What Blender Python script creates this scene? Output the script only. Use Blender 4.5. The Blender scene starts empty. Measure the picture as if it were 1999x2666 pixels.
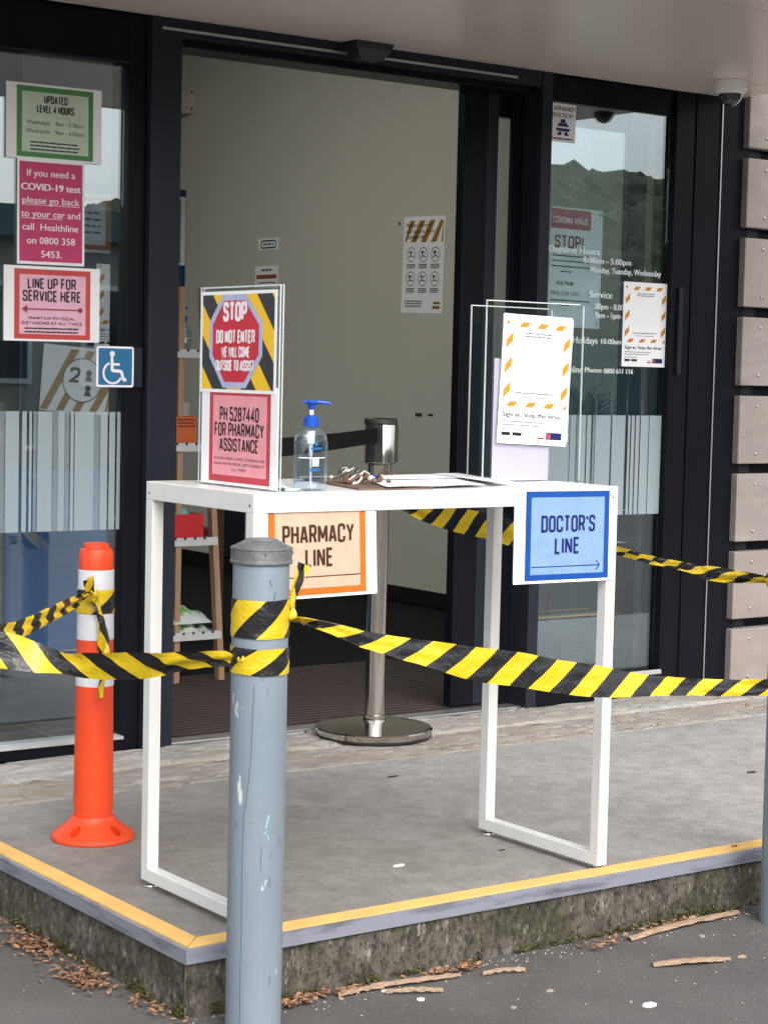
import bpy, bmesh, math, random
from math import sin, cos, pi, radians
from mathutils import Vector, Matrix, noise
random.seed(7)
D = bpy.data
SC = bpy.context.scene
COL = SC.collection

# ------------------------------------------------------------------ camera
cam_d = D.cameras.new('camera'); cam = D.objects.new('camera', cam_d); COL.objects.link(cam)
YAW, PITCH, ROLL = 0.6265, -0.0709, 0.0230
fw = Vector((sin(YAW)*cos(PITCH), cos(YAW)*cos(PITCH), sin(PITCH)))
r0 = Vector((cos(YAW), -sin(YAW), 0)); u0 = r0.cross(fw)
rt = r0*cos(ROLL)+u0*sin(ROLL); up = u0*cos(ROLL)-r0*sin(ROLL)
m = Matrix((rt, up, -fw)).transposed().to_4x4(); m.translation = Vector((-2.0425, -3.2621, 1.1292))
cam.matrix_world = m
cam_d.sensor_fit = 'VERTICAL'; cam_d.sensor_height = 24.0
cam_d.lens = 24.0*5060.46/2666.0
cam_d.clip_start = 0.05; cam_d.clip_end = 2000
SC.camera = cam

# ------------------------------------------------------------------ sky, sun, exposure
SUN_EL, SUN_AZ = radians(42), radians(192)      # azimuth clockwise from +Y
wd = D.worlds.new('World'); SC.world = wd; wd.use_nodes = True
nt = wd.node_tree; nt.nodes.clear()
sky = nt.nodes.new('ShaderNodeTexSky'); sky.sky_type = 'NISHITA'; sky.sun_disc = False
sky.sun_elevation = SUN_EL; sky.sun_rotation = SUN_AZ; sky.dust_density = 4.0; sky.air_density = 1.0
hsv = nt.nodes.new('ShaderNodeHueSaturation'); hsv.inputs['Saturation'].default_value = 0.22
cl = nt.nodes.new('ShaderNodeTexNoise'); cl.inputs['Scale'].default_value = 2.2; cl.inputs['Detail'].default_value = 5
clr = nt.nodes.new('ShaderNodeMapRange'); clr.inputs[1].default_value = .3; clr.inputs[2].default_value = .7
clr.inputs[3].default_value = 1.7; clr.inputs[4].default_value = 2.3
mul = nt.nodes.new('ShaderNodeVectorMath'); mul.operation = 'SCALE'
bg = nt.nodes.new('ShaderNodeBackground'); bg.inputs['Strength'].default_value = 0.15
wo = nt.nodes.new('ShaderNodeOutputWorld')
nt.links.new(sky.outputs[0], hsv.inputs['Color']); nt.links.new(cl.outputs['Fac'], clr.inputs[0])
nt.links.new(hsv.outputs[0], mul.inputs[0]); nt.links.new(clr.outputs[0], mul.inputs['Scale'])
nt.links.new(mul.outputs[0], bg.inputs['Color']); nt.links.new(bg.outputs[0], wo.inputs['Surface'])
sun_d = D.lights.new('sun', 'SUN'); sun_d.energy = 0.55; sun_d.angle = radians(50); sun_d.color = (1, .965, .92)
sun = D.objects.new('sun', sun_d); COL.objects.link(sun)
sd = Vector((sin(SUN_AZ)*cos(SUN_EL), cos(SUN_AZ)*cos(SUN_EL), sin(SUN_EL)))
sun.rotation_euler = sd.to_track_quat('Z', 'Y').to_euler(); sun.location = sd*20
SC.view_settings.view_transform = 'Standard'; SC.view_settings.look = 'None'
SC.view_settings.gamma = 1; SC.view_settings.use_curve_mapping = False
SC.view_settings.exposure = 0.24
SC.render.engine = 'CYCLES'
SC.cycles.max_bounces = 10; SC.cycles.transparent_max_bounces = 24
SC.cycles.use_denoising = True

# ------------------------------------------------------------------ materials
def new_mat(name):
    mt = D.materials.new(name); mt.use_nodes = True
    t = mt.node_tree; b = t.nodes['Principled BSDF']
    return mt, t, b
def N(t, typ, **kw):
    n = t.nodes.new(typ)
    for k, v in kw.items():
        if hasattr(n, k) and k not in n.inputs: setattr(n, k, v)
        else: n.inputs[k].default_value = v
    return n
def noise_fac(t, scale, detail=6, rough=.6, lo=.35, hi=.65, stretch=None, dist=0.):
    tc = N(t, 'ShaderNodeTexCoord'); out = tc.outputs['Object']
    if stretch:
        mp = N(t, 'ShaderNodeMapping'); mp.inputs['Scale'].default_value = stretch
        t.links.new(out, mp.inputs[0]); out = mp.outputs[0]
    n = N(t, 'ShaderNodeTexNoise', Scale=scale, Detail=detail, Roughness=rough, Distortion=dist)
    t.links.new(out, n.inputs['Vector'])
    r = N(t, 'ShaderNodeMapRange'); r.inputs[1].default_value = lo; r.inputs[2].default_value = hi
    t.links.new(n.outputs['Fac'], r.inputs[0])
    return r.outputs[0], n.outputs['Fac']
def mixc(t, fac, a, b):
    m = N(t, 'ShaderNodeMix', data_type='RGBA')
    for s, v in ((6, a), (7, b)):
        if isinstance(v, (tuple, list)): m.inputs[s].default_value = (*v[:3], 1)
        else: t.links.new(v, m.inputs[s])
    if isinstance(fac, float): m.inputs[0].default_value = fac
    else: t.links.new(fac, m.inputs[0])
    return m.outputs[2]
def bump(t, b, h, strength=.3, dist=.002):
    n = N(t, 'ShaderNodeBump', Strength=strength, Distance=dist)
    t.links.new(h, n.inputs['Height']); t.links.new(n.outputs[0], b.inputs['Normal'])
def pm(name, col, col2=None, rough=.5, metal=0., scale=6, bmp=0., bscale=60, stretch=None, lo=.35, hi=.65, spec=.5):
    mt, t, b = new_mat(name)
    b.inputs['Roughness'].default_value = rough; b.inputs['Metallic'].default_value = metal
    b.inputs['Specular IOR Level'].default_value = spec
    if col2 is None: col2 = tuple(c*.88 for c in col)
    f, raw = noise_fac(t, scale, lo=lo, hi=hi, stretch=stretch)
    t.links.new(mixc(t, f, col, col2), b.inputs['Base Color'])
    if bmp:
        _, h = noise_fac(t, bscale, detail=4, stretch=stretch); bump(t, b, h, bmp)
    return mt
def s2l(r, g, bb):
    f = lambda c: (c/255/12.92 if c <= 10 else ((c/255+.055)/1.055)**2.4)
    return (f(r), f(g), f(bb))

M = {}
M['white_steel'] = pm('white powder coat', (.70, .70, .685), (.66, .66, .645), rough=.35, scale=20, bmp=.04, bscale=400)
M['white_top'] = pm('white laminate', (.72, .71, .69), (.66, .65, .63), rough=.28, scale=9)
M['chrome'] = pm('polished steel', (.62, .58, .53), (.55, .52, .48), rough=.14, metal=1, scale=5)
M['zinc'] = pm('zinc foot', (.5, .5, .48), rough=.3, metal=1)
M['black_plastic'] = pm('black plastic', (.012, .012, .013), (.02, .02, .02), rough=.4)
M['belt'] = pm('black belt webbing', (.004, .004, .005), rough=.8, bmp=.2, bscale=300, spec=.1)
M['frame'] = pm('black anodised frame', (.0045, .005, .008), (.007, .0075, .011), rough=.36, scale=3, stretch=(1, 1, .3), spec=.10)
M['frame2'] = pm('dark grey anodised frame', (.022, .0245, .034), (.017, .019, .027), rough=.4, scale=3, stretch=(1, 1, .3), spec=.12)
M['alu'] = pm('aluminium strip', (.5, .5, .5), (.4, .4, .4), rough=.35, metal=.8)
M['sill'] = pm('pale sill', (.45, .46, .44), (.3, .3, .29), rough=.5)
M['rubber'] = pm('black rubber', (.01, .01, .01), rough=.6)
M['paper'] = pm('white paper', (.86, .86, .875), (.84, .84, .86), rough=.42, scale=14)
M['paper_lav'] = pm('pale lavender paper', (.50, .45, .55), (.47, .42, .52), rough=.5, scale=6)
M['paper_in'] = pm('pale aqua paper', (.74, .79, .80), (.68, .74, .75), rough=.5, scale=6)
def ink(name, rgb, rough=.4):
    k_ = .70 if name in ('peach', 'blue_fill', 'orange_border', 'blue_border', 'amber') else .95
    M[name] = pm('ink '+name, tuple(c*k_ for c in s2l(*rgb)), rough=rough, scale=30); return M[name]
ink('black', (30, 24, 28)); ink('navy', (14, 28, 92)); ink('white_ink', (246, 240, 244)); ink('grey_ink', (92, 92, 98))
ink('blue_border', (8, 84, 176)); ink('blue_fill', (148, 184, 240)); ink('orange_border', (222, 118, 28)); ink('peach', (228, 196, 168))
ink('brown_ink', (62, 34, 16)); ink('red_border', (196, 62, 76)); ink('pink_fill', (238, 158, 168)); ink('stop_red', (204, 40, 58))
ink('lilac', (180, 186, 222)); ink('green_border', (70, 136, 66)); ink('mint', (196, 212, 190)); ink('magenta', (198, 44, 104))
ink('line_red', (204, 66, 58)); ink('line_pink', (236, 182, 204)); ink('maroon_ink', (160, 34, 48)); ink('sign_blue', (22, 108, 156))
ink('amber', (232, 158, 36)); ink('ochre', (166, 116, 34)); ink('dark_red_ink', (128, 30, 44)); ink('corona_red', (176, 66, 84))
ink('gold', (150, 110, 40)); ink('forest', (40, 70, 50)); ink('rust', (150, 84, 50))

def stripe_mat(name, period, slant, frac, c1, c2, rough, bmp=0.):
    mt, t, b = new_mat(name)
    uv = N(t, 'ShaderNodeUVMap'); sx = N(t, 'ShaderNodeSeparateXYZ'); t.links.new(uv.outputs[0], sx.inputs[0])
    a = N(t, 'ShaderNodeMath', operation='MULTIPLY_ADD'); a.inputs[1].default_value = slant
    t.links.new(sx.outputs[1], a.inputs[0]); t.links.new(sx.outputs[0], a.inputs[2])
    d = N(t, 'ShaderNodeMath', operation='DIVIDE'); d.inputs[1].default_value = period; t.links.new(a.outputs[0], d.inputs[0])
    f = N(t, 'ShaderNodeMath', operation='FRACT'); t.links.new(d.outputs[0], f.inputs[0])
    g = N(t, 'ShaderNodeMath', operation='LESS_THAN'); g.inputs[1].default_value = frac; t.links.new(f.outputs[0], g.inputs[0])
    t.links.new(mixc(t, g.outputs[0], c2, c1), b.inputs['Base Color'])
    b.inputs['Roughness'].default_value = rough
    if bmp:
        _, h = noise_fac(t, 38, detail=3, dist=2.2); bump(t, b, h, bmp, .006)
    return mt
M['tape'] = stripe_mat('hazard tape', .112, -1.0, .52, (.60, .42, .012), (.012, .012, .014), .25, .40)
M['stop_stripes'] = stripe_mat('printed hazard stripes', .115, 1.35*.66, .5, s2l(238, 190, 30), (.03, .03, .035), .35)
# stop stripes use u*? set through the uv of the panel

def thin_glass(name, tint=(1, 1, 1), base=.035, rough=0.0, power=5.0, alpha_col=None):
    mt = D.materials.new(name); mt.use_nodes = True; t = mt.node_tree; t.nodes.clear()
    out = N(t, 'ShaderNodeOutputMaterial'); tr = N(t, 'ShaderNodeBsdfTransparent'); tr.inputs[0].default_value = (*tint, 1)
    gl = N(t, 'ShaderNodeBsdfGlossy'); gl.inputs[0].default_value = (.88, .96, 1, 1); gl.inputs['Roughness'].default_value = rough
    lw = N(t, 'ShaderNodeLayerWeight'); lw.inputs[0].default_value = .5
    p = N(t, 'ShaderNodeMath', operation='POWER'); p.inputs[1].default_value = power; t.links.new(lw.outputs['Facing'], p.inputs[0])
    ma = N(t, 'ShaderNodeMath', operation='MULTIPLY_ADD'); ma.inputs[1].default_value = 1-base; ma.inputs[2].default_value = base
    t.links.new(p.outputs[0], ma.inputs[0])
    mx = N(t, 'ShaderNodeMixShader'); t.links.new(ma.outputs[0], mx.inputs[0])
    t.links.new(tr.outputs[0], mx.inputs[1]); t.links.new(gl.outputs[0], mx.inputs[2]); t.links.new(mx.outputs[0], out.inputs[0])
    return mt
M['glass'] = thin_glass('window glass', (.90, .95, .96), .175)
M['acrylic'] = thin_glass('clear acrylic', (.97, .985, .98), .04)
M['pet'] = thin_glass('clear bottle plastic', (.93, .955, .975), .05, .05, 3)
M['gel'] = thin_glass('sanitiser gel', (.90, .95, .985), .03, .02, 3)
def veil(name, col, op):
    mt = D.materials.new(name); mt.use_nodes = True; t = mt.node_tree; t.nodes.clear()
    out = N(t, 'ShaderNodeOutputMaterial'); tr = N(t, 'ShaderNodeBsdfTransparent')
    df = N(t, 'ShaderNodeBsdfPrincipled'); df.inputs['Roughness'].default_value = .55
    tc = N(t, 'ShaderNodeTexCoord'); n = N(t, 'ShaderNodeTexNoise', Scale=5.); t.links.new(tc.outputs['Object'], n.inputs['Vector'])
    t.links.new(mixc(t, n.outputs['Fac'], col, tuple(c*.9 for c in col)), df.inputs['Base Color'])
    mx = N(t, 'ShaderNodeMixShader'); mx.inputs[0].default_value = op
    t.links.new(tr.outputs[0], mx.inputs[1]); t.links.new(df.outputs[0], mx.inputs[2]); t.links.new(mx.outputs[0], out.inputs[0])
    return mt
M['frost'] = veil('frosted film', (.44, .52, .55), .52)
M['frost_thin'] = veil('thin frosted film', (.42, .49, .53), .26)
M['vinyl'] = pm('white window lettering', (.75, .80, .80), rough=.5)
M['acr_edge_glow'] = veil('whitened acrylic edge', (.80, .84, .84), .5)  # bright edge glow of the clear sheets put in as whitish colour
M['white_plastic'] = pm('white plastic', (.84, .83, .80), (.80, .79, .76), rough=.35)
M['cream_plastic'] = pm('cream plastic', (.6, .56, .5), (.55, .51, .45), rough=.4)
M['smoke_dome'] = pm('smoked dome', (.02, .022, .026), (.03, .032, .036), rough=.08, spec=.8)
M['orange_plastic'] = pm('orange rubber', (.74, .058, .008), (.58, .046, .010), rough=.45, scale=7, lo=.42, hi=.75, bmp=.05, bscale=120)
M['reflective'] = pm('white reflective band', (.62, .63, .66), (.55, .56, .6), rough=.4, scale=40)
M['blue_plastic'] = pm('blue pump plastic', (.01, .075, .42), (.01, .06, .36), rough=.25)
M['pump_stem'] = pm('translucent pump tube', (.72, .78, .84), rough=.3)
M['label_blue'] = pm('blue bottle print', (.02, .14, .36), rough=.4)
M['wood'] = pm('pale ladder wood', (.46, .28, .17), (.38, .22, .13), rough=.5, scale=8, stretch=(6, 6, .6))
M['tray'] = pm('white shelf tray', (.66, .66, .66), rough=.4)
M['hole'] = pm('dark slot', (.02, .02, .02), rough=.7)
M['red_box'] = pm('red card', (.62, .016, .02), (.55, .014, .018), rough=.45)
M['orange_box'] = pm('orange card', (.62, .13, .02), (.54, .11, .02), rough=.5)
M['cyan_wrap'] = pm('blue plastic wrap', (.05, .34, .46), (.3, .55, .6), rough=.25, scale=18)
M['green_wrap'] = pm('green and white plastic wrap', (.12, .44, .07), (.62, .68, .66), rough=.28, scale=9, lo=.46, hi=.52)
M['clearbox'] = veil('translucent box plastic', (.62, .64, .64), .6)
M['tissue'] = pm('white tissue', (.75, .76, .76), rough=.8)
M['maroon'] = pm('maroon upholstery', (.10, .008, .012), (.08, .006, .01), rough=.7, bmp=.2, bscale=200)
M['dark_wood'] = pm('brown chair wood', (.12, .06, .035), rough=.5, stretch=(5, 5, .6))
M['brown_board'] = pm('brown hardboard', (.16, .10, .07), (.12, .075, .055), rough=.55, scale=18)
M['clip_steel'] = pm('steel clip', (.45, .44, .42), rough=.25, metal=1)
M['blue_board'] = pm('blue felt board', (.012, .055, .15), (.010, .045, .12), rough=.8)
M['blue_banner'] = pm('blue banner vinyl', (.035, .13, .34), (.03, .11, .3), rough=.5)
M['olive_wall'] = pm('olive grey wall paint', (.53, .525, .445), (.50, .495, .42), rough=.75, scale=1.5, bmp=.05, bscale=180)
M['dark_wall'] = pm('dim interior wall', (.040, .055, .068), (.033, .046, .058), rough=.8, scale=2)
M['reveal'] = pm('taupe window reveal', (.20, .175, .14), (.17, .15, .12), rough=.7)
M['ceiling'] = pm('interior ceiling', (.72, .72, .70), rough=.9)
M['int_floor'] = pm('charcoal carpet', (.008, .008, .009), (.013, .013, .014), rough=.9, scale=60, bmp=.2, bscale=300, spec=.15)
M['mat_rib'] = pm('ribbed entrance mat', (.034, .017, .015), (.022, .011, .010), rough=.85, scale=30, bmp=.3, bscale=300)
M['mat_base'] = pm('entrance mat gaps', (.13, .10, .092), (.09, .07, .065), rough=.6)
M['leaf_plant'] = pm('spiky leaf', (.44, .40, .22), (.16, .17, .08), rough=.5, scale=12)
M['pot'] = pm('dark planter', (.05, .05, .05), rough=.6)
M['skirting'] = pm('dark skirting', (.010, .010, .010), rough=.6, spec=.2)
M['edging'] = pm('grey aluminium nosing', (.235, .245, .29), (.10, .105, .125), rough=.5, metal=.2, scale=16, bmp=.2, bscale=80, stretch=(.45, .45, 3), lo=.5, hi=.72)
M['yellow_insert'] = pm('yellow anti slip insert', (.74, .45, .13), (.62, .38, .125), rough=.8, scale=12, bmp=.25, bscale=900)

def concrete(name, a, b_, dark, tan=None, worn=None):
    mt, t, b = new_mat(name)
    f, _ = noise_fac(t, 2.2, 8, .65, .32, .68); f2, _ = noise_fac(t, 14, 6, .7, .4, .62); f3, h = noise_fac(t, 60, 5, .75, .53, .64)
    c = mixc(t, f, a, b_); 
    g = N(t, 'ShaderNodeMath', operation='MULTIPLY'); g.inputs[1].default_value = .45; t.links.new(f2, g.inputs[0])
    if worn: g.inputs[1].default_value = .42
    c = mixc(t, g.outputs[0], c, tan or dark)
    g3 = N(t, 'ShaderNodeMath', operation='MULTIPLY'); g3.inputs[1].default_value = .4; t.links.new(f3, g3.inputs[0])
    if worn: g3.inputs[1].default_value = .5
    c = mixc(t, g3.outputs[0], c, dark)
    if worn:                     # trodden, dirt darkened patch of the slab, with its own ragged outline
        tc = N(t, 'ShaderNodeTexCoord'); mp = N(t, 'ShaderNodeMapping', vector_type='POINT'); mp.inputs['Location'].default_value = (-worn[0]*worn[2], -worn[1]*worn[3], 0); mp.inputs['Scale'].default_value = (worn[2], worn[3], 1)
        t.links.new(tc.outputs['Object'], mp.inputs[0]); ln = N(t, 'ShaderNodeVectorMath', operation='LENGTH'); t.links.new(mp.outputs[0], ln.inputs[0])
        _, nn = noise_fac(t, 3.0, 6, .65); ad = N(t, 'ShaderNodeMath', operation='MULTIPLY_ADD'); ad.inputs[1].default_value = 1.1; t.links.new(nn, ad.inputs[0]); t.links.new(ln.outputs['Value'], ad.inputs[2])
        mr = N(t, 'ShaderNodeMapRange'); mr.inputs[1].default_value = .85; mr.inputs[2].default_value = 1.75; t.links.new(ad.outputs[0], mr.inputs[0])
        dk = N(t, 'ShaderNodeMix', data_type='RGBA', blend_type='MULTIPLY'); dk.inputs[0].default_value = 1.; t.links.new(c, dk.inputs[6]); dk.inputs[7].default_value = (.68, .655, .63, 1)
        c = mixc(t, mr.outputs[0], dk.outputs[2], c)
    t.links.new(c, b.inputs['Base Color']); b.inputs['Roughness'].default_value = .72
    _, h2 = noise_fac(t, 160, 5, .75); bump(t, b, h2, .35, .0015)
    return mt
M['concrete'] = concrete('platform concrete', (.305, .293, .280), (.385, .375, .364), (.145, .136, .126), None, (.15, .42, .75, .95))
def streaky(name, a, b_, c_, dk):
    mt, t, b = new_mat(name)
    f, _ = noise_fac(t, 9, 7, .7, .36, .62, (.6, 1.5, 1), .6); f2, _ = noise_fac(t, 6, 6, .7, .46, .6, (.55, 1.3, 1), 1.); f3, h = noise_fac(t, 40, 6, .75, .54, .66, (.4, 1.3, 1), .5)
    c = mixc(t, f, a, b_); c = mixc(t, f2, c, c_); g3 = N(t, 'ShaderNodeMath', operation='MULTIPLY'); g3.inputs[1].default_value = .75; t.links.new(f3, g3.inputs[0])
    c = mixc(t, g3.outputs[0], c, dk); t.links.new(c, b.inputs['Base Color']); b.inputs['Roughness'].default_value = .85; bump(t, b, h, .7, .005); return mt
M['strip_tan'] = streaky('stained mortar strip', (.36, .335, .305), (.26, .24, .218), (.29, .24, .197), (.085, .066, .05))
M['strip_grey'] = streaky('pale kerb strip', (.40, .388, .368), (.28, .268, .25), (.32, .285, .245), (.12, .105, .09))
# kerb riser: streaked, mossy concrete
mt, t, b = new_mat('weathered riser concrete')
f, _ = noise_fac(t, 26, 7, .7, .35, .65, (1, 1, .45)); f2, _ = noise_fac(t, 8, 5, .6, .45, .65); f3, h = noise_fac(t, 70, 5, .75, .47, .60, (1, 1, .7)); f4, _ = noise_fac(t, 45, 5, .7, .58, .70, (1, 1, .5))
c = mixc(t, f, (.050, .042, .031), (.145, .125, .105)); c = mixc(t, f2, c, (.055, .05, .027)); c = mixc(t, f3, c, (.022, .019, .015)); c = mixc(t, f4, c, (.27, .245, .215))
t.links.new(c, b.inputs['Base Color']); b.inputs['Roughness'].default_value = .9; bump(t, b, h, 1., .006); M['riser'] = mt
# asphalt
mt, t, b = new_mat('asphalt')
f, _ = noise_fac(t, 3, 6, .6); f2, h = noise_fac(t, 190, 4, .75, .44, .62); f3, _ = noise_fac(t, 95, 3, .6, .62, .68)
c = mixc(t, f, (.080, .074, .071), (.112, .105, .102)); c2 = N(t, 'ShaderNodeMath', operation='MULTIPLY'); c2.inputs[1].default_value = .5
t.links.new(f2, c2.inputs[0]); c = mixc(t, c2.outputs[0], c, (.045, .042, .041)); g9 = N(t, 'ShaderNodeMath', operation='MULTIPLY'); g9.inputs[1].default_value = .6; t.links.new(f3, g9.inputs[0]); c = mixc(t, g9.outputs[0], c, (.19, .18, .17))
t.links.new(c, b.inputs['Base Color']); b.inputs['Roughness'].default_value = .85; bump(t, b, h, .6, .003); M['asphalt'] = mt
M['moss'] = pm('moss', (.045, .05, .012), (.09, .085, .02), rough=.95, scale=40)
M['dead_leaf'] = pm('dead leaf', (.34, .18, .095), (.12, .062, .034), rough=.8, scale=70, lo=.42, hi=.58)
M['bark'] = pm('shed bark', (.36, .25, .165), (.20, .125, .08), rough=.8, scale=20, stretch=(2, 12, 12), bmp=.4, bscale=80)
M['chip'] = pm('white chip', (.72, .70, .66), rough=.7)
M['tan_chip'] = pm('tan chip', (.40, .31, .24), (.30, .22, .17), rough=.8)
M['pebble'] = pm('pale grit', (.42, .38, .31), (.25, .22, .18), rough=.85)
M['dark_bit'] = pm('dark scrap', (.03, .028, .025), rough=.7)
# galvanised bollard with dents and scuffs
mt, t, b = new_mat('painted galvanised pipe')
f, _ = noise_fac(t, 7, 6, .6, .35, .65, (1, 1, .35)); f2, h = noise_fac(t, 55, 4, .7, .635, .66, (1, 1, .55)); f3, _ = noise_fac(t, 22, 3, .5, .69, .70, (1.2, 1.2, .3))
c = mixc(t, f, (.185, .228, .270), (.225, .266, .306)); g = N(t, 'ShaderNodeMath', operation='MULTIPLY'); g.inputs[1].default_value = .8; t.links.new(f2, g.inputs[0])
c = mixc(t, g.outputs[0], c, (.16, .18, .20)); c = mixc(t, f3, c, (.55, .58, .6)); t.links.new(c, b.inputs['Base Color'])
b.inputs['Roughness'].default_value = .5; b.inputs['Metallic'].default_value = .15; bump(t, b, h, .12, .001); M['pipe'] = mt
M['pipe_cap'] = pm('cast steel cap', (.12, .125, .13), (.20, .205, .21), rough=.45, metal=.4, scale=30, bmp=.3, bscale=120)
M['scuff_blue'] = pm('blue scuff', (.10, .36, .5), (.4, .55, .6), rough=.6, scale=90)
M['scratch'] = pm('dark scratch', (.10, .11, .125), rough=.7)
# soffit sheet metal
mt, t, b = new_mat('bronze soffit metal')
f, _ = noise_fac(t, .8, 3, .5, .3, .7, (1, .4, 1)); t.links.new(mixc(t, f, (.86, .77, .71), (.80, .71, .655)), b.inputs['Base Color'])
b.inputs['Metallic'].default_value = .12; b.inputs['Roughness'].default_value = .28; M['soffit'] = mt
# cladding blocks: per block tone
mt, t, b = new_mat('pinkish cladding block')
oi = N(t, 'ShaderNodeObjectInfo'); f, _ = noise_fac(t, 7, 6, .65, .3, .7, (1, 1, 2.2)); f2, h = noise_fac(t, 3.5, 4, .5, .48, .56, (1, 1, 4), 1.)
c = mixc(t, f, (.215, .186, .170), (.315, .277, .252)); g = N(t, 'ShaderNodeMath', operation='MULTIPLY'); g.inputs[1].default_value = .45
t.links.new(f2, g.inputs[0]); c = mixc(t, g.outputs[0], c, (.235, .19, .185))
g2 = N(t, 'ShaderNodeMath', operation='MULTIPLY'); g2.inputs[1].default_value = .6; t.links.new(oi.outputs['Random'], g2.inputs[0])
c = mixc(t, g2.outputs[0], c, (.26, .215, .195)); t.links.new(c, b.inputs['Base Color']); b.inputs['Roughness'].default_value = .8
_, h = noise_fac(t, 60, 5, .7); bump(t, b, h, .2, .002); M['block'] = mt
M['weatherboard'] = pm('cream weatherboard', (.36, .35, .30), (.30, .30, .26), rough=.8)
M['roofing'] = pm('grey roofing', (.12, .13, .14), rough=.7)
M['white_paint'] = pm('white paint', (.78, .78, .77), rough=.6)
M['hill'] = pm('bush covered hill', (.022, .030, .015), (.058, .068, .036), rough=.95, scale=.9, lo=.40, hi=.60)
M['teal_fence'] = pm('teal fence paint', (.10, .17, .18), (.08, .14, .15), rough=.7)
mt = D.materials.new('lit lamp tube'); mt.use_nodes = True; t = mt.node_tree; t.nodes.clear()
em = N(t, 'ShaderNodeEmission', Strength=2.0); ou = N(t, 'ShaderNodeOutputMaterial'); t.links.new(em.outputs[0], ou.inputs[0]); M['lamp'] = mt
mt = D.materials.new('added lobby fill glow'); mt.use_nodes = True; t = mt.node_tree; t.nodes.clear()
em = N(t, 'ShaderNodeEmission', Strength=5.2); em.inputs[0].default_value = (1, .97, .91, 1); ou = N(t, 'ShaderNodeOutputMaterial'); t.links.new(em.outputs[0], ou.inputs[0]); M['lobby_fill'] = mt  # glow of the added panel that lifts the lobby wall

# ------------------------------------------------------------------ geometry helpers
class G:
    def __init__(s): s.v = []; s.f = []; s.uv = None
    def add(s, vs, fs):
        o = len(s.v); s.v += [tuple(v) for v in vs]; s.f += [tuple(i+o for i in f) for f in fs]; return s
    def box(s, x0, x1, y0, y1, z0, z1, bev=0.):
        if bev:
            bm = bmesh.new(); bmesh.ops.create_cube(bm, size=1)
            for v in bm.verts: v.co = Vector((x0+(v.co.x+.5)*(x1-x0), y0+(v.co.y+.5)*(y1-y0), z0+(v.co.z+.5)*(z1-z0)))
            bmesh.ops.bevel(bm, geom=bm.edges[:], offset=bev, segments=2, affect='EDGES', profile=.5)
            bm.verts.index_update(); s.add([v.co for v in bm.verts], [[v.index for v in f.verts] for f in bm.faces]); bm.free(); return s
        return s.add([(x0, y0, z0), (x1, y0, z0), (x1, y1, z0), (x0, y1, z0), (x0, y0, z1), (x1, y0, z1), (x1, y1, z1), (x0, y1, z1)],
                     [(0, 3, 2, 1), (4, 5, 6, 7), (0, 1, 5, 4), (1, 2, 6, 5), (2, 3, 7, 6), (3, 0, 4, 7)])
    def lathe(s, prof, cx=0, cy=0, n=40, sx=1, sy=1, cap=True):
        o = len(s.v); k = len(prof)
        for i in range(n):
            a = 2*pi*i/n
            for r, z in prof: s.v.append((cx+r*cos(a)*sx, cy+r*sin(a)*sy, z))
        for i in range(n):
            j = (i+1) % n
            for q in range(k-1): s.f.append((o+i*k+q, o+j*k+q, o+j*k+q+1, o+i*k+q+1))
        if cap:
            s.f.append(tuple(o+i*k for i in range(n))[::-1]); s.f.append(tuple(o+i*k+k-1 for i in range(n)))
        return s
    def tube(s, pts, r, n=8):
        o = len(s.v); pts = [Vector(p) for p in pts]
        for i, p in enumerate(pts):
            tg = (pts[min(i+1, len(pts)-1)]-pts[max(i-1, 0)]).normalized()
            a = tg.cross(Vector((0, 0, 1)) if abs(tg.z) < .9 else Vector((1, 0, 0))).normalized(); b2 = tg.cross(a)
            rr = r[i] if isinstance(r, (list, tuple)) else r
            for k in range(n): s.v.append(tuple(p+a*rr*cos(2*pi*k/n)+b2*rr*sin(2*pi*k/n)))
        for i in range(len(pts)-1):
            for k in range(n): s.f.append((o+i*n+k, o+i*n+(k+1) % n, o+(i+1)*n+(k+1) % n, o+(i+1)*n+k))
        s.f.append(tuple(o+k for k in range(n))[::-1]); s.f.append(tuple(o+(len(pts)-1)*n+k for k in range(n)))
        return s
    def grid(s, fn, nu, nv, close_u=False):
        o = len(s.v)
        for i in range(nu+1):
            for j in range(nv+1): s.v.append(tuple(fn(i/nu, j/nv)))
        for i in range(nu):
            for j in range(nv): a = o+i*(nv+1)+j; s.f.append((a, a+nv+1, a+nv+2, a+1))
        return s
    def prism(s, poly, d0, d1, axis='y'):
        n = len(poly); f = {'y': lambda p, d: (p[0], d, p[1]), 'z': lambda p, d: (p[0], p[1], d), 'x': lambda p, d: (d, p[0], p[1])}[axis]
        return s.add([f(p, d0) for p in poly]+[f(p, d1) for p in poly], [tuple(range(n)), tuple(range(2*n-1, n-1, -1))]+[(i, i+n, (i+1) % n+n, (i+1) % n) for i in range(n)])
    def flat(s, poly, d):            # polygon in the local sheet plane (x, z) at y = d
        return s.add([(p[0], d, p[1]) for p in poly], [tuple(range(len(poly)))])
def mesh(name, g, m, smooth=None, recalc=True):
    me = D.meshes.new(name); me.from_pydata(g.v, [], g.f)
    if g.uv:
        ul = me.uv_layers.new(name='UVMap')
        for lp in me.loops: ul.data[lp.index].uv = g.uv[lp.vertex_index]
    if recalc:
        bm = bmesh.new(); bm.from_mesh(me); bmesh.ops.recalc_face_normals(bm, faces=bm.faces[:]); bm.to_mesh(me); bm.free()
    if smooth is not None:
        for p in me.polygons: p.use_smooth = True
        if smooth < 180: me.set_sharp_from_angle(angle=radians(smooth))
    me.materials.append(m if not isinstance(m, str) else M[m]); return me
OFF = {}
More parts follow.
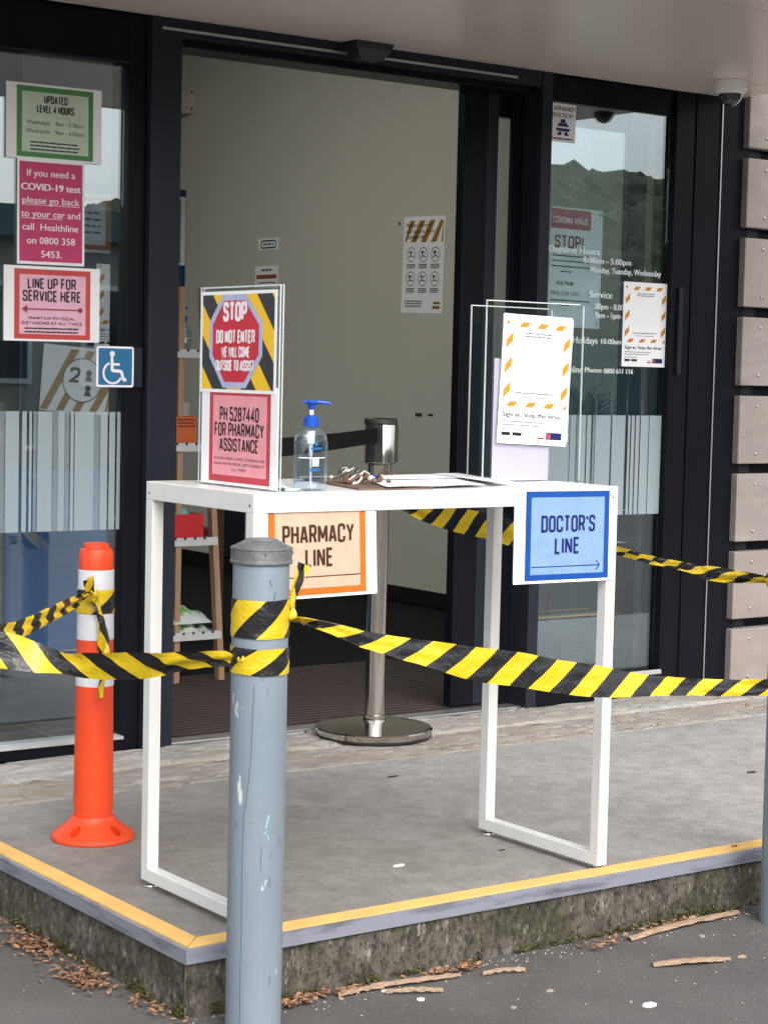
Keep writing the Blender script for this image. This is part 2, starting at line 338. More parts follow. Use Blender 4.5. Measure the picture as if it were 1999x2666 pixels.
def thing(name, label, cat, loc=(0, 0, 0), rz=0., rot=None, group=None, kind=None):
    o = D.objects.new(name, None); COL.objects.link(o); o.location = loc; o.rotation_euler = rot or (0, 0, rz); o.empty_display_size = .05
    OFF[o.name] = (Vector(loc), rz != 0 or rot is not None); tag(o, label, cat, group, kind); return o
def tag(o, label=None, cat=None, group=None, kind=None):
    if label: o['label'] = label
    if cat: o['category'] = cat
    if group: o['group'] = group
    if kind: o['kind'] = kind
    return o
def obj(name, g, m, parent=None, smooth=None, label=None, origin=None):
    """world-coordinate geometry; re-based on the parent's (or own) origin. Children of rotated things are given in local coordinates."""
    off = Vector((0, 0, 0)); loc = Vector((0, 0, 0))
    if parent:
        pl, rot = OFF[parent.name]; off = Vector((0, 0, 0)) if rot else pl
    elif origin: off = Vector(origin); loc = off
    g.v = [tuple(Vector(v)-off) for v in g.v]
    o = D.objects.new(name, mesh(name, g, m, smooth)); COL.objects.link(o); o.location = loc
    if parent: o.parent = parent
    OFF[o.name] = (off, OFF[parent.name][1] if parent else False)
    if label: o['label'] = label
    return o
def struct(name, g, m, smooth=None, parent=None):
    o = obj(name, g, m, parent, smooth)
    if not parent: o['kind'] = 'structure'
    return o

# --- print helpers: everything in sheet space (u right, v up)
def bez_text(s, size=1.):
    c = D.curves.new('t', 'FONT'); c.body = s; c.size = size; c.resolution_u = 3
    o = D.objects.new('t', c); COL.objects.link(o)
    dg = bpy.context.evaluated_depsgraph_get(); me = D.meshes.new_from_object(o.evaluated_get(dg))
    v = [(p.co.x, p.co.y) for p in me.vertices]; f = [tuple(p.vertices) for p in me.polygons]
    D.objects.remove(o); D.curves.remove(c); D.meshes.remove(me); return v, f
def soft_text(g, s, u0_, u1_, v0, v1, d, caps=True, bold=0.):
    """soft (proportional) lettering fitted to u0..u1, its capitals between v0 and v1"""
    v, f = bez_text(s)
    xs = [p[0] for p in v]; a, b_ = min(xs), max(xs); H = .729
    for k in range(1 if not bold else 3):
        e = 0 if not bold else (k-1)*bold
        g.add([(u0_+(p[0]-a)/(b_-a)*(u1_-u0_)+e, d-.00003*k, v0+p[1]/H*(v1-v0)) for p in v], f)
    return g
SF = {}
def rnd(pts, r, closed=False, skip=()):
    out = []; n = len(pts)
    for i in range(n):
        p = Vector(pts[i])
        if (not closed and i in (0, n-1)) or i in skip: out.append(tuple(p)); continue
        a = Vector(pts[i-1]); c = Vector(pts[(i+1) % n]); da = (a-p); dc = (c-p); rr = min(r, da.length*.5, dc.length*.5)
        A = p+da.normalized()*rr; B = p+dc.normalized()*rr
        for k in range(4):
            q = k/3; out.append(tuple(A*(1-q)**2+p*2*q*(1-q)+B*q*q))
    return out
w = .42
def L(ch, wd, *st): SF[ch] = (wd, st)
R_ = .17
def box4(x0, x1, y0, y1): return [(x0, y0), (x0, y1), (x1, y1), (x1, y0)]
L('A', .46, ([(0, 0), (.20, 1)], 0), ([(.46, 0), (.26, 1)], 0), ([(.10, .27), (.36, .27)], 0))
L('B', .42, (rnd([(0, 0), (0, 1), (.40, 1), (.40, .53), (0, .53)], R_, False, (1,)), 0), (rnd([(0, 0), (.42, 0), (.42, .53), (.2, .53)], R_), 0))
L('C', .42, (rnd([(.42, .7), (.42, 1), (0, 1), (0, 0), (.42, 0), (.42, .3)], R_), 0))
L('D', .42, (rnd([(0, 0), (0, 1), (.42, 1), (.42, 0)], R_, True, (0, 1)), 1))
L('E', .34, ([(.34, 0), (0, 0), (0, 1), (.34, 1)], 0), ([(0, .52), (.3, .52)], 0))
L('F', .33, ([(0, 0), (0, 1), (.33, 1)], 0), ([(0, .5), (.3, .5)], 0))
L('G', .42, (rnd([(.42, .7), (.42, 1), (0, 1), (0, 0), (.42, 0), (.42, .48), (.22, .48)], R_, False, (5,)), 0))
L('H', .42, ([(0, 0), (0, 1)], 0), ([(.42, 0), (.42, 1)], 0), ([(0, .52), (.42, .52)], 0))
L('I', .0, ([(0, 0), (0, 1)], 0))
L('K', .42, ([(0, 0), (0, 1)], 0), ([(.42, 1), (0, .42)], 0), ([(.15, .6), (.42, 0)], 0))
L('L', .32, ([(0, 1), (0, 0), (.32, 0)], 0))
L('M', .58, ([(0, 0), (0, 1)], 0), ([(.58, 0), (.58, 1)], 0), ([(.02, .97), (.29, .22)], 0), ([(.56, .97), (.29, .22)], 0))
L('N', .42, ([(0, 0), (0, 1)], 0), ([(.42, 0), (.42, 1)], 0), ([(.02, .97), (.40, .03)], 0))
L('O', .42, (rnd(box4(0, .42, 0, 1), R_, True), 1)); SF['0'] = SF['O']
L('P', .40, (rnd([(0, 0), (0, 1), (.40, 1), (.40, .44), (0, .44)], R_, False, (1,)), 0))
L('R', .42, (rnd([(0, 0), (0, 1), (.40, 1), (.40, .47), (0, .47)], R_, False, (1,)), 0), ([(.26, .47), (.42, 0)], 0))
L('S', .40, (rnd([(.40, .74), (.40, 1), (0, 1), (0, .56), (.40, .46), (.40, 0), (0, 0), (0, .26)], R_), 0))
L('T', .40, ([(0, 1), (.40, 1)], 0), ([(.2, 1), (.2, 0)], 0))
L('U', .42, (rnd([(0, 1), (0, 0), (.42, 0), (.42, 1)], R_), 0))
L('V', .44, ([(0, 1), (.20, 0)], 0), ([(.24, 0), (.44, 1)], 0))
L('W', .62, ([(0, 1), (.15, 0), (.31, .8), (.47, 0), (.62, 1)], 0))
L('Y', .44, ([(0, 1), (.22, .45), (.44, 1)], 0), ([(.22, .45), (.22, 0)], 0))
L("'", .0, ([(0, .76), (0, 1)], 0))
L('!', .0, ([(0, .3), (0, 1)], 0), ([(0, 0), (0, .13)], 0))
L('2', .40, (rnd([(0, .72), (0, 1), (.40, 1), (.40, .55), (0, 0), (.40, 0)], R_, False, (4,)), 0))
L('4', .44, ([(.34, 0), (.34, 1), (0, .27), (.46, .27)], 0))
L('5', .40, (rnd([(.38, 1), (0, 1), (0, .56), (.40, .56), (.40, 0), (0, 0), (0, .24)], R_, False, (1, 2)), 0))
L('7', .38, ([(0, 1), (.38, 1), (.13, 0)], 0))
L('8', .42, (rnd(box4(.02, .40, .52, 1), R_, True), 1), (rnd(box4(0, .42, 0, .52), R_, True), 1))
def stroke(g, pts, th, closed, fx, fy, d):
    P = [Vector((p[0]*fx[1]+fx[0], p[1]*fy[1]+fy[0])) for p in pts]; n = len(P); L_ = []; R2 = []
    for i in range(n):
        a = P[i-1] if (i or closed) else None; c = P[(i+1) % n] if (i < n-1 or closed) else None
        d1 = (P[i]-a).normalized() if a is not None and (P[i]-a).length > 1e-9 else None
        d2 = (c-P[i]).normalized() if c is not None and (c-P[i]).length > 1e-9 else None
        d1 = d1 or d2; d2 = d2 or d1
        n1 = Vector((-d1.y, d1.x)); n2 = Vector((-d2.y, d2.x)); mm = n1+n2
        mm = mm.normalized() if mm.length > 1e-6 else n1
        k = th/2/max(.42, mm.dot(n1))
        ext = Vector((0, 0))
        L_.append(P[i]+mm*k); R2.append(P[i]-mm*k)
    o = len(g.v)
    g.v += [(p.x, d, p.y) for p in L_]+[(p.x, d, p.y) for p in R2]
    for i in range(n if closed else n-1):
        j = (i+1) % n; g.f.append((o+i, o+j, o+n+j, o+n+i))
def caps(g, s, u0_, u1_, v0, v1, d, th=.15):
    """condensed capitals drawn as strokes, fitted to the box"""
    gap = .26; x = 0.; pl = []
    for ch in s:
        if ch == ' ': x += .30; continue
        if ch not in SF: continue
        pl.append((ch, x)); x += SF[ch][0]+gap
    tot = x-gap+th; H = v1-v0; t_ = th*H; sx = (u1_-u0_)/tot
    for ch, px in pl:
        for k, (pts, cl_) in enumerate(SF[ch][1]):
            stroke(g, [(p[0], p[1]) for p in pts], min(t_, th*H), bool(cl_), (u0_+(px+th/2)*sx, sx), (v0+t_/2, H-t_), d-.00004*k)
    return g
def greek(g, u0_, u1_, v, h, d, seed, words=.8):
    rg = random.Random(seed); x = u0_
    while x < u1_-h:
        wl = h*rg.uniform(1.8, 5.5); e = min(x+wl, u1_); y = v+rg.uniform(-.08, .08)*h
        g.flat([(x, y), (e, y), (e, y+h), (x, y+h)], d); x = e+h*words
    return g
def rect(g, u0_, u1_, v0, v1, d): return g.flat([(u0_, v0), (u1_, v0), (u1_, v1), (u0_, v1)], d)
def ring(g, o, i, d):                # rectangular border, o and i = (u0,u1,v0,v1)
    a = [(o[0], o[2]), (o[1], o[2]), (o[1], o[3]), (o[0], o[3])]; b_ = [(i[0], i[2]), (i[1], i[2]), (i[1], i[3]), (i[0], i[3])]
    return g.add([(p[0], d, p[1]) for p in a+b_], [(k, (k+1) % 4, 4+(k+1) % 4, 4+k) for k in range(4)])
def disc(g, u, v, r, d, n=20, r2=0., sx=1.):
    if r2: 
        return g.add([(u+q*cos(2*pi*k/n)*sx, d, v+q*sin(2*pi*k/n)) for q in (r, r2) for k in range(n)], [(k, (k+1) % n, n+(k+1) % n, n+k) for k in range(n)])
    return g.flat([(u+r*cos(2*pi*k/n)*sx, v+r*sin(2*pi*k/n)) for k in range(n)], d)
def sheet(name, label, cat, loc, w_, h_, m='paper', rz=0., tilt=0., roll=0., group=None, th=.0007, corner=0.):
    """a sheet of paper whose lower left corner sits at loc; local x right, z up, -y towards the viewer"""
    g = G()
    if corner: g.prism(rnd([(0, 0), (w_, 0), (w_, h_), (0, h_)], corner, True), 0, th)
    else: g.box(0, w_, 0, th, 0, h_)
    o = D.objects.new(name, mesh(name, g, m)); COL.objects.link(o)
    o.rotation_mode = 'XYZ'; o.matrix_world = Matrix.Translation(loc) @ Matrix.Rotation(rz, 4, 'Z') @ Matrix.Rotation(tilt, 4, 'X') @ Matrix.Rotation(roll, 4, 'Y')
    OFF[o.name] = (Vector(loc), True); tag(o, label, cat, group); return o
def pr(name, g, m, parent, label=None): return obj(name, g, m, parent, label=label)

YF = 1.784; ZS = 2.149; GZ = -.135
# ------------------------------------------------------------------ ground, platform, kerb
g = G(); g.box(-300, 400, -300, 300, GZ-.3, GZ); struct('ground', g, 'asphalt')
XN, YN = -.165, -.047
pf = thing('concrete_platform', 'raised grey concrete entrance platform', 'platform', (0, 0, 0), kind='structure'); del pf['label']; del pf['category']
g = G(); g.box(XN+.05, 9, YN+.058, 1.284, -.12, 0); obj('slab', g, 'concrete', pf)
def rough_strip(y0, y1, z, seed, amp):
    g = G()
    def fn(u, v):
        x = -.16+u*5; e = noise.noise(Vector((x*5, seed, 0)))*amp+noise.noise(Vector((x*23, seed, 3)))*amp*.7
        e2 = noise.noise(Vector((x*6, seed+20, 0)))*amp*.6+noise.noise(Vector((x*30, seed+20, 3)))*amp*.5
        y = y0+(y1-y0)*v+e*(1-v)+e2*v; zz = z+noise.noise(Vector((x*9, y*30, seed)))*.004+noise.noise(Vector((x*30, y*80, seed)))*.002
        ck = noise.noise(Vector((x*3.2, y*17+x*.8, seed+40)))
        if abs(ck) < .035: zz -= .007
        if v < .01 or v > .99: zz -= .012
        return (x, y, zz)
    g.grid(fn, 700, 26); return g
obj('mortar_strip', rough_strip(1.296, 1.548, -.002, 3., .010), 'strip_tan', pf, 60)
obj('kerb_strip', rough_strip(1.562, 1.79, .002, 9., .010), 'strip_grey', pf, 60)
g = G(); g.box(XN+.05, 9, 1.2841, 1.79, -.12, -.014); obj('joint_bed', g, 'strip_tan', pf)
# riser faces with relief
def riser(front):
    g = G()
    def fn(u, v):
        z = GZ-.01+v*(.115); a = u*4.4
        p = (XN+.002+a, YN+.012, z) if front else (XN+.012, YN+.004+a*.45, z)
        q = Vector(p); dsp = noise.noise(q*14)*.006+noise.noise(q*45)*.004+abs(noise.noise(q*90))*.003
        dsp += (1-v)*.006
        return (p[0], p[1]-dsp, z) if front else (p[0]-dsp, p[1], z)
    g.grid(fn, 520 if front else 240, 14); return g
obj('riser_face', riser(True), 'riser', pf, 60); obj('riser_face', riser(False), 'riser', pf, 60)
# nosing: grey angle with a yellow insert, mitred at the corner
def nosing(front):
    a = G(); b_ = G(); e = 4.5 if front else 1.72
    if front:
        prof = [(YN, -.026), (YN, 0.003), (YN+.006, .004), (YN+.058, .004), (YN+.058, -.004), (YN+.012, -.004), (YN+.012, -.026)]
        P0 = [(XN+(p[0]-YN)+.0004, p[0], p[1]) for p in prof]; P1 = [(XN+e, p[0], p[1]) for p in prof]
        ins = [(XN+.008+.002, YN+.009), (XN+e-.01, YN+.009), (XN+e-.01, YN+.056), (XN+.055+.002, YN+.056)]
    else:
        prof = [(XN, -.026), (XN, 0.003), (XN+.006, .004), (XN+.058, .004), (XN+.058, -.004), (XN+.012, -.004), (XN+.012, -.026)]
        P0 = [(p[0], YN+(p[0]-XN)+.0004, p[1]) for p in prof]; P1 = [(p[0], YN+e, p[1]) for p in prof]
        ins = [(XN+.009, YN+.009+.002), (XN+.056, YN+.056+.002), (XN+.056, YN+e-.01), (XN+.009, YN+e-.01)]
    n = len(prof); a.add(P0+P1, [tuple(range(n)), tuple(range(2*n-1, n-1, -1))]+[(i, (i+1) % n, n+(i+1) % n, n+i) for i in range(n)])
    b_.prism(ins, .0042, .0075, 'z'); return a, b_
for fr in (True, False):
    a, b_ = nosing(fr); no = obj('nosing', a, 'edging', pf); obj('yellow_insert', b_, 'yellow_insert', no)

# ------------------------------------------------------------------ canopy, building front
can = thing('entrance_canopy', 'bronze metal soffit of the entrance canopy overhead', 'canopy', (0, 0, ZS))
g = G(); g.box(-1.0, 3.12, .003, 1.775, ZS+.012, ZS+.30); obj('canopy_core', g, 'frame', can)
for (x0, x1, y0, y1) in ((-1.0, 2.932, .545, 1.775), (-1.0, 2.932, 0, .540), (2.938, 3.12, 0, .540), (2.938, 3.12, .545, 1.775)):
    g = G(); g.box(x0, x1, y0, y1, ZS, ZS+.010); obj('soffit_panel', g, 'soffit', can)
g = G(); g.box(-1.0, 3.125, -.006, -.0005, ZS-.004, ZS+.30); obj('fascia', g, 'soffit', can)
bl = thing('health_centre_building', 'building shell around the dim lobby behind the glass front', 'building', (0, YF, 0))
g = G(); g.box(-6, 3.12, 1.775, 2.05, ZS+.002, 3.6); obj('sky_block_wall', g, 'frame', bl)  # unseen wall put in above the soffit to keep sky light out
g = G(); g.box(-6, 9, 1.80, 9.2, 3.3, 3.5); obj('ceiling', g, 'ceiling', bl)
for y in (2.0, 3.7, 5.4, 7.1, 8.8): g = G(); g.box(-6.1, -6, y, y+.12, -.1, 3.3); obj('open_side_post', g, 'frame', bl)  # unseen open side, invented to let sky light onto the lobby wall
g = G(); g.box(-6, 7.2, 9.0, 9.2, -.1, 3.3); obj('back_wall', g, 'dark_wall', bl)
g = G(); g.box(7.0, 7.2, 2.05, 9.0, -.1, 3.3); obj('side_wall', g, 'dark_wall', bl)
lw = thing('lobby_wall', 'olive grey painted wall inside the open doorway', 'wall', (3.69, 5.5, 0))
g = G(); g.box(3.69, 3.81, 2.96, 8.9, 0, 3.29); obj('wall_face', g, 'olive_wall', lw)
g = G(); g.box(3.672, 3.689, 2.96, 8.9, .002, .075); obj('skirting', g, 'skirting', lw)
g = G(); g.box(3.664, 3.689, 5.98, 6.25, .08, 1.45); obj('dark_panel', g, 'frame2', lw)
g = G(); g.box(-6, 7, 1.80, 9.0, -.10, -.004); struct('floor', g, 'int_floor')
mt_ = thing('entrance_mat', 'dark brown ribbed entrance mat inside the open doorway', 'mat', (1.6, 2.3, 0))
g = G(); g.box(.60, 3.1, 1.862, 2.90, -.004, .002); obj('mat_base', g, 'mat_base', mt_)
nr = 25
rib = None
for k in range(nr):
    y = 1.872+k*.0405
    if rib is None:
        g = G(); g.box(.61, 3.09, y, y+.0335, .002, .0055, .0012); rib = obj('rib', g, 'mat_rib', mt_); y00 = y
    else:
        o = rib.copy(); COL.objects.link(o); o.parent = mt_; o.location = (0, y-y00, 0)
    if k == 0: g = G(); g.box(.61, 3.09, y+.0345, y+.0395, .002, .0062); rl0 = obj('rail', g, 'mat_base', mt_)
    else: o = rl0.copy(); COL.objects.link(o); o.parent = mt_; o.location = (0, y-y00, 0)

def post(name, x0, x1, y0, y1, z0, z1, parent, m='frame', bev=.003):
    g = G(); g.box(x0, x1, y0, y1, z0, z1, bev); return obj(name, g, m, parent)
# left shop window
wl = thing('shop_window', 'large dark framed shop window covered in notices left of the door', 'window', (.2, YF, 0))
post('jamb', .735, .836, 1.770, 1.90, 0, ZS-.001, wl, 'frame2'); post('jamb', .6755, .7345, 1.795, 1.90, 0, ZS-.001, wl)
post('bottom_rail', -5.6, .675, 1.784, 1.86, .003, .036, wl); post('sill', -5.6, .675, 1.774, 1.862, .0365, .046, wl, 'sill', .001)
post('transom', -5.6, .675, 1.795, 1.86, 2.012, ZS-.001, wl); post('bead', -5.6, .675, 1.790, 1.7945, 2.004, 2.0115, wl, 'frame2', .001)
post('lock_box', .699, .726, 1.783, 1.7945, 1.073, 1.19, wl, 'frame2', .003)
g = G(); g.box(-5.6, .675, 1.820, 1.826, .0465, 2.0035); obj('pane', g, 'glass', wl)
xs = [(-.35, -.15, 0), (0, .2, 0), (.21, .262, 0), (.264, .271, 0), (.275, .284, 0), (.290, .307, 1), (.3095, .351, 0), (.361, .375, 0), (.383, .391, 0), (.396, .406, 1), (.409, .455, 0), (.457, .472, 1), (.4735, .494, 0), (.4955, .509, 1), (.513, .523, 0), (.5265, .588, 0), (.589, .606, 1), (.6085, .632, 0), (.638, .657, 0), (.6635, .6745, 0)]
for a, b_, k in xs:
    g = G(); g.box(a, b_, 1.8185, 1.8195, .655, 1.0); obj('frosted_strip', g, 'frost_thin' if k else 'frost', wl)
# door head and sliding door
dr = thing('sliding_door', 'black framed automatic sliding door slid open to the right', 'door', (1.6, YF, 0))
post('head', .8365, 2.2105, 1.80, 1.93, 2.076, ZS-.001, dr, 'frame'); post('track_line', .765, 2.10, 1.765, 1.7695, 2.112, 2.120, dr, 'alu', .001)
post('head_cover', .8365, 2.2105, 1.7700, 1.7995, 2.096, ZS-.001, dr, 'frame2', .002)
post('stile', 1.970, 2.068, 1.875, 1.915, .012, 2.075, dr, 'frame', .003); post('stile', 2.069, 2.118, 1.880, 1.910, .012, 2.075, dr, 'frame2', .002)
post('stile', 2.72, 2.80, 1.875, 1.915, .012, 2.075, dr); post('bottom_rail', 2.1185, 2.7195, 1.878, 1.912, .012, .10, dr)
post('top_rail', 2.1185, 2.7195, 1.878, 1.912, 2.0, 2.075, dr)
g = G(); g.box(2.1185, 2.7195, 1.892, 1.898, .1005, 1.9995); obj('pane', g, 'glass', dr)
post('threshold', .8365, 2.2105, 1.791, 1.86, -.003, .0065, dr, 'alu', .002)
# right fixed window
wr = thing('side_window', 'narrow dark framed window right of the door with opening hours lettering', 'window', (2.6, YF, 0))
post('jamb', 2.211, 2.257, 1.766, 1.874, 0, ZS-.001, wr, 'frame2'); post('jamb', 2.160, 2.2105, 1.86, 1.874, 0, ZS-.001, wr)
post('bottom_rail', 2.2575, 2.834, 1.766, 1.86, .002, .085, wr); post('sill', 2.259, 2.834, 1.756, 1.7655, .078, .094, wr, 'sill', .002)
post('transom', 2.2575, 2.834, 1.79, 1.86, 2.060, ZS-.001, wr)
g = G(); g.box(2.2575, 2.8345, 1.800, 1.806, .086, 2.0595); obj('pane', g, 'glass', wr)
post('jamb', 2.835, 2.928, 1.772, 1.874, 0, ZS-.001, wr); post('cover_panel', 2.930, 3.052, 1.768, 1.874, 0, ZS-.001, wr, 'frame', .002)
post('cover_panel', 3.055, 3.20, 1.764, 1.874, 0, ZS-.001, wr, 'frame', .002); post('cover_joint', 3.0505, 3.0565, 1.7625, 1.7635, .01, ZS-.01, wr, 'alu', .0003)
post('pull_bar', 2.865, 2.885, 1.7600, 1.7715, 1.15, 1.46, wr, 'frame2', .002)
xs = [(2.276, 2.40, 0), (2.404, 2.43, 0), (2.434, 2.445, 1), (2.452, 2.475, 0), (2.481, 2.50, 0), (2.507, 2.517, 1), (2.520, 2.59, 0), (2.598, 2.66, 0), (2.6735, 2.684, 0), (2.690, 2.705, 0), (2.711, 2.728, 0), (2.734, 2.772, 0), (2.776, 2.834, 0)]
for a, b_, k in xs:
    g = G(); g.box(a, b_, 1.7985, 1.7995, .652, 1.003); obj('frosted_strip', g, 'frost_thin' if k else 'frost', wr)
post('reveal', 2.885, 2.965, 1.93, 2.02, .0, 2.06, wr, 'reveal', .002)
for z in (.66, .46): post('reveal_tab', 2.888, 2.916, 1.926, 1.9295, z, z+.032, wr, 'white_plastic', .001)
# lettering on the right window
g = G()
for s, a, b_, z, h in (('Daytime Hours', 2.285, 2.514, 1.556, .024), ('8.00am - 5.00pm', 2.44, 2.663, 1.527, .021), ('Monday, Tuesday, Wednesday', 2.475, 2.807, 1.495, .021), ('Service', 2.474, 2.578, 1.409, .025),
                       ('.00pm - 8.00pm', 2.497, 2.665, 1.370, .021), ('9am - 1pm &', 2.502, 2.645, 1.340, .021), (': Holidays', 2.386, 2.516, 1.250, .024), ('10.00am -', 2.534, 2.645, 1.251, .019), ('Healthline', 2.328, 2.448, 1.149, .023), ('Phone', 2.462, 2.540, 1.151, .018), ('0800 611 116', 2.551, 2.687, 1.149, .018)):
    g = G(); soft_text(g, s, a, b_, z, z+h, 1.7978, bold=.0006); obj('lettering', g, 'vinyl', wr)
# cladding wall of bolted blocks
cw = thing('cladding_wall', 'wall of pinkish grey bolted blocks at the right edge of the photo', 'wall', (3.16, YF, 0))
g = G(); g.box(3.2005, 7.2, 1.79, 1.95, -.1, 3.6); obj('backing', g, 'frame', cw)
k = 0
for row in range(9):
    z0 = -.028+row*.2862; z0 = max(z0, .004); z1 = -.028+row*.2862+.249
    for cx in range(4):
        x0 = 3.163+cx*.62; g = G(); g.box(x0, x0+.607, 1.735, 1.785, z0, z1, .004); bk = obj('block', g, 'block', cw)
        for zz in (z0+.038, z1-.038):
            g = G()
            for xx in (x0+.09, x0+.517): g.lathe([(.0065, 0), (.006, .003), (.003, .005)], 0, 0, 10); 
            n_ = len(g.v)//2
            g.v = [(x0+.09+a, 1.7345-c_, zz+b_) if i < n_ else (x0+.517+a, 1.7345-c_, zz+b_) for i, (a, b_, c_) in enumerate(g.v)]
            obj('bolts', g, 'alu', bk, 60)
    g = G(); g.box(3.20, 3.26, 1.772, 1.7895, z1+.004, z1+.034); obj('spacer', g, 'frame2', cw)
    g = G(); g.box(3.70, 3.76, 1.772, 1.7895, z1+.004, z1+.034); obj('spacer', g, 'frame2', cw)

# ------------------------------------------------------------------ what the glass mirrors: street side
hs = thing('street_house', 'low cream weatherboard house across the street seen only in reflections', 'house', (6, -17, GZ))
g = G(); g.box(1, 14, -22, -16, GZ, 3.0); obj('wall', g, 'weatherboard', hs)
g = G(); g.box(.8, 14.2, -22.2, -15.7, 3.001, 3.12); obj('roof', g, 'roofing', hs)
g = G(); g.box(.78, 14.22, -15.69, -15.64, 2.75, 3.14); obj('fascia', g, 'teal_fence', hs)
for x in (2.2, 5.0, 7.6, 9.6, 12.0):
    g = G(); g.box(x, x+1.3, -15.999, -15.95, .9, 2.2); wi = obj('window', g, 'white_paint', hs); g = G(); g.box(x+.07, x+1.23, -15.949, -15.94, .97, 2.13); obj('pane', g, 'smoke_dome', wi)
fn_ = thing('street_fence', 'teal paling fence along the far side of the street', 'fence', (20, -14, GZ))
for k in range(60):
    x = 10.2+k*.3
    if k == 0: g = G(); g.box(x, x+.26, -14.02, -14, GZ, 1.75); pl0 = obj('paling', g, 'teal_fence', fn_)
    else: o = pl0.copy(); COL.objects.link(o); o.parent = fn_; o.location = (k*.3, 0, 0)
for z in (.3, 1.4): g = G(); g.box(10.2, 28.2, -14.06, -14.021, z, z+.08); obj('rail', g, 'teal_fence', fn_)
g = G()
def hf(u, v):
    x = -220+u*520; y = -95-v*130; rmp = min(1, max(0, (x-85)/50)); base = GZ+sin(min(1, v*1.9)*pi/2)*(15.0+9.0*rmp*rmp*(3-2*rmp)+.8*sin(x*.07))
    if 0 < v: base += (noise.noise(Vector((x*.10, y*.10, 0)))*1.1+noise.noise(Vector((x*.30, y*.30, 2)))*.9+abs(noise.noise(Vector((x*.9, y*.9, 6))))*1.5)*min(1, v*6)
    return (x, y, base-.05)
g.grid(hf, 900, 60); struct('wooded_hill', g, 'hill')
g = G()
for k in range(5): g.box(3+k*2.6, 3.1+k*2.6, -8.5, -4.2, GZ, GZ+.004)
struct('road_markings', g, 'white_paint')

# ------------------------------------------------------------------ table
T, TL, TD, q = .887, .973, .437, .028
tb = thing('bar_table', 'tall narrow white steel framed table standing across the doorway', 'table', (TL/2, TD/2, 0))
g = G(); g.box(.0035, TL-.0035, .0035, TD-.0035, T-.011, T); obj('tabletop', g, 'white_top', tb)
for i, (x, y) in enumerate(((0, 0), (TL-q, 0), (0, TD-q), (TL-q, TD-q))):
    g = G(); g.box(x, x+q, y, y+q, .0132+q, T-.0122-q, .0012); obj('leg', g, 'white_steel', tb)
for x in (0, TL-q):
    g = G(); g.box(x, x+q, 0, TD, .013, .013+q, .0015); obj('floor_rail', g, 'white_steel', tb)
    g = G(); g.box(x, x+q, 0, TD, T-.012-q, T-.0005, .0015); obj('top_rail', g, 'white_steel', tb)
    for y in (.03, TD-.03):
        g = G(); g.lathe([(.016, 0), (.0175, .002), (.0165, .005), (.007, .007), (.006, .0128)], x+q/2, y-.008 if y < .1 else y+.008, 18); obj('levelling_foot', g, 'zinc', tb, 50)
for x_, y_, z_ in ((-.0004, .014, .862), (-.0004, TD-.014, .862), (TL-q+.014, -.0004, .862)):
    g = G(); g.lathe([(.0028, 0), (.0022, .0008)], 0, 0, 10); g.v = [(x_-c_, y_+a, z_+b_) if x_ < 0 else (x_+a, y_-c_, z_+b_) for a, b_, c_ in g.v]; obj('screw', g, 'hole', tb)
for y in (0, TD-q):
    g = G(); g.box(q+.0003, TL-q-.0003, y, y+q, T-.012-q, T-.0005, .0015); obj('top_rail', g, 'white_steel', tb)

# signs hanging from the table edge
def framed(o, border, fill, bo=(.032, .270, .006, .2035), bi=(.048, .255, .020, .188)):
    g = G(); ring(g, bo, bi, -.0004); pr('border', g, border, o); g = G(); rect(g, *bi, -.0004); pr('panel', g, fill, o)
def arrow(g, a, b_, v, d, th=.0022, head=.011, open_=True):
    s = 1 if b_ > a else -1
    rect(g, min(a, b_), max(a, b_), v-th/2, v+th/2, d)
    stroke(g, [(b_-s*head, v+head), (b_, v), (b_-s*head, v-head)], th*1.15, False, (0, 1), (0, 1), d-.0001)
o = sheet('line_sign', 'orange bordered sheet reading PHARMACY LINE hanging from the front table edge', 'sign', (.006, -.0035, .671), .297, .21, tilt=radians(-2.5), roll=radians(-.7))
framed(o, 'orange_border', 'peach'); g = G(); caps(g, 'PHARMACY', .066, .240, .110, .149, -.0008, .155); caps(g, 'LINE', .120, .188, .062, .101, -.0008, .155)
arrow(g, .257, .066, .043, -.0008); pr('lettering', g, 'brown_ink', o)
o = sheet('line_sign', 'blue bordered sheet reading DOCTOR\'S LINE hanging at the right table leg', 'sign', (.668, -.0035, .676), .297, .21, tilt=radians(-1.0), roll=radians(.4))
framed(o, 'blue_border', 'blue_fill', (.032, .278, .006, .2035), (.048, .263, .019, .190))
g = G(); caps(g, "DOCTOR'S", .077, .235, .112, .150, -.0008, .16); caps(g, 'LINE', .117, .190, .063, .101, -.0008, .16); arrow(g, .050, .251, .036, -.0008); pr('lettering', g, 'navy', o)

# acrylic sign holder on the left end of the table
hd = thing('sign_holder', 'clear acrylic upright sign holder on the left end of the table', 'sign holder', (.08, .18, T))
RZ = radians(-90)
for x, nm in ((.0665, 'front_sheet'), (.0735, 'back_sheet')):
    g = G(); g.box(x, x+.0022, .022, .330, T+.0005, 1.300); obj(nm, g, 'acrylic', hd)
    g = G(); ring(g, (.0215, .3305, T+.0002, 1.3006), (.0222, .3298, T+.0012, 1.2994), 0)
    g.v = [(x+.0024*(1 if 0 else 0)+.0011, a, c_) for a, b_, c_ in g.v]
    g2 = G(); g2.box(x, x+.0022, .0195, .0218, T+.0005, 1.302); g2.box(x, x+.0022, .0218, .332, 1.3003, 1.303); g2.box(x, x+.0022, .3302, .332, T+.0005, 1.300); obj('edge', g2, 'acr_edge_glow', hd)
g = G(); g.box(.060, .125, .022, .330, T+.0003, T+.003); obj('base', g, 'acrylic', hd)
g = G(); g.box(.0688, .0734, .0200, .0215, T+.003, 1.300); obj('side_edge', g, 'acrylic', hd)
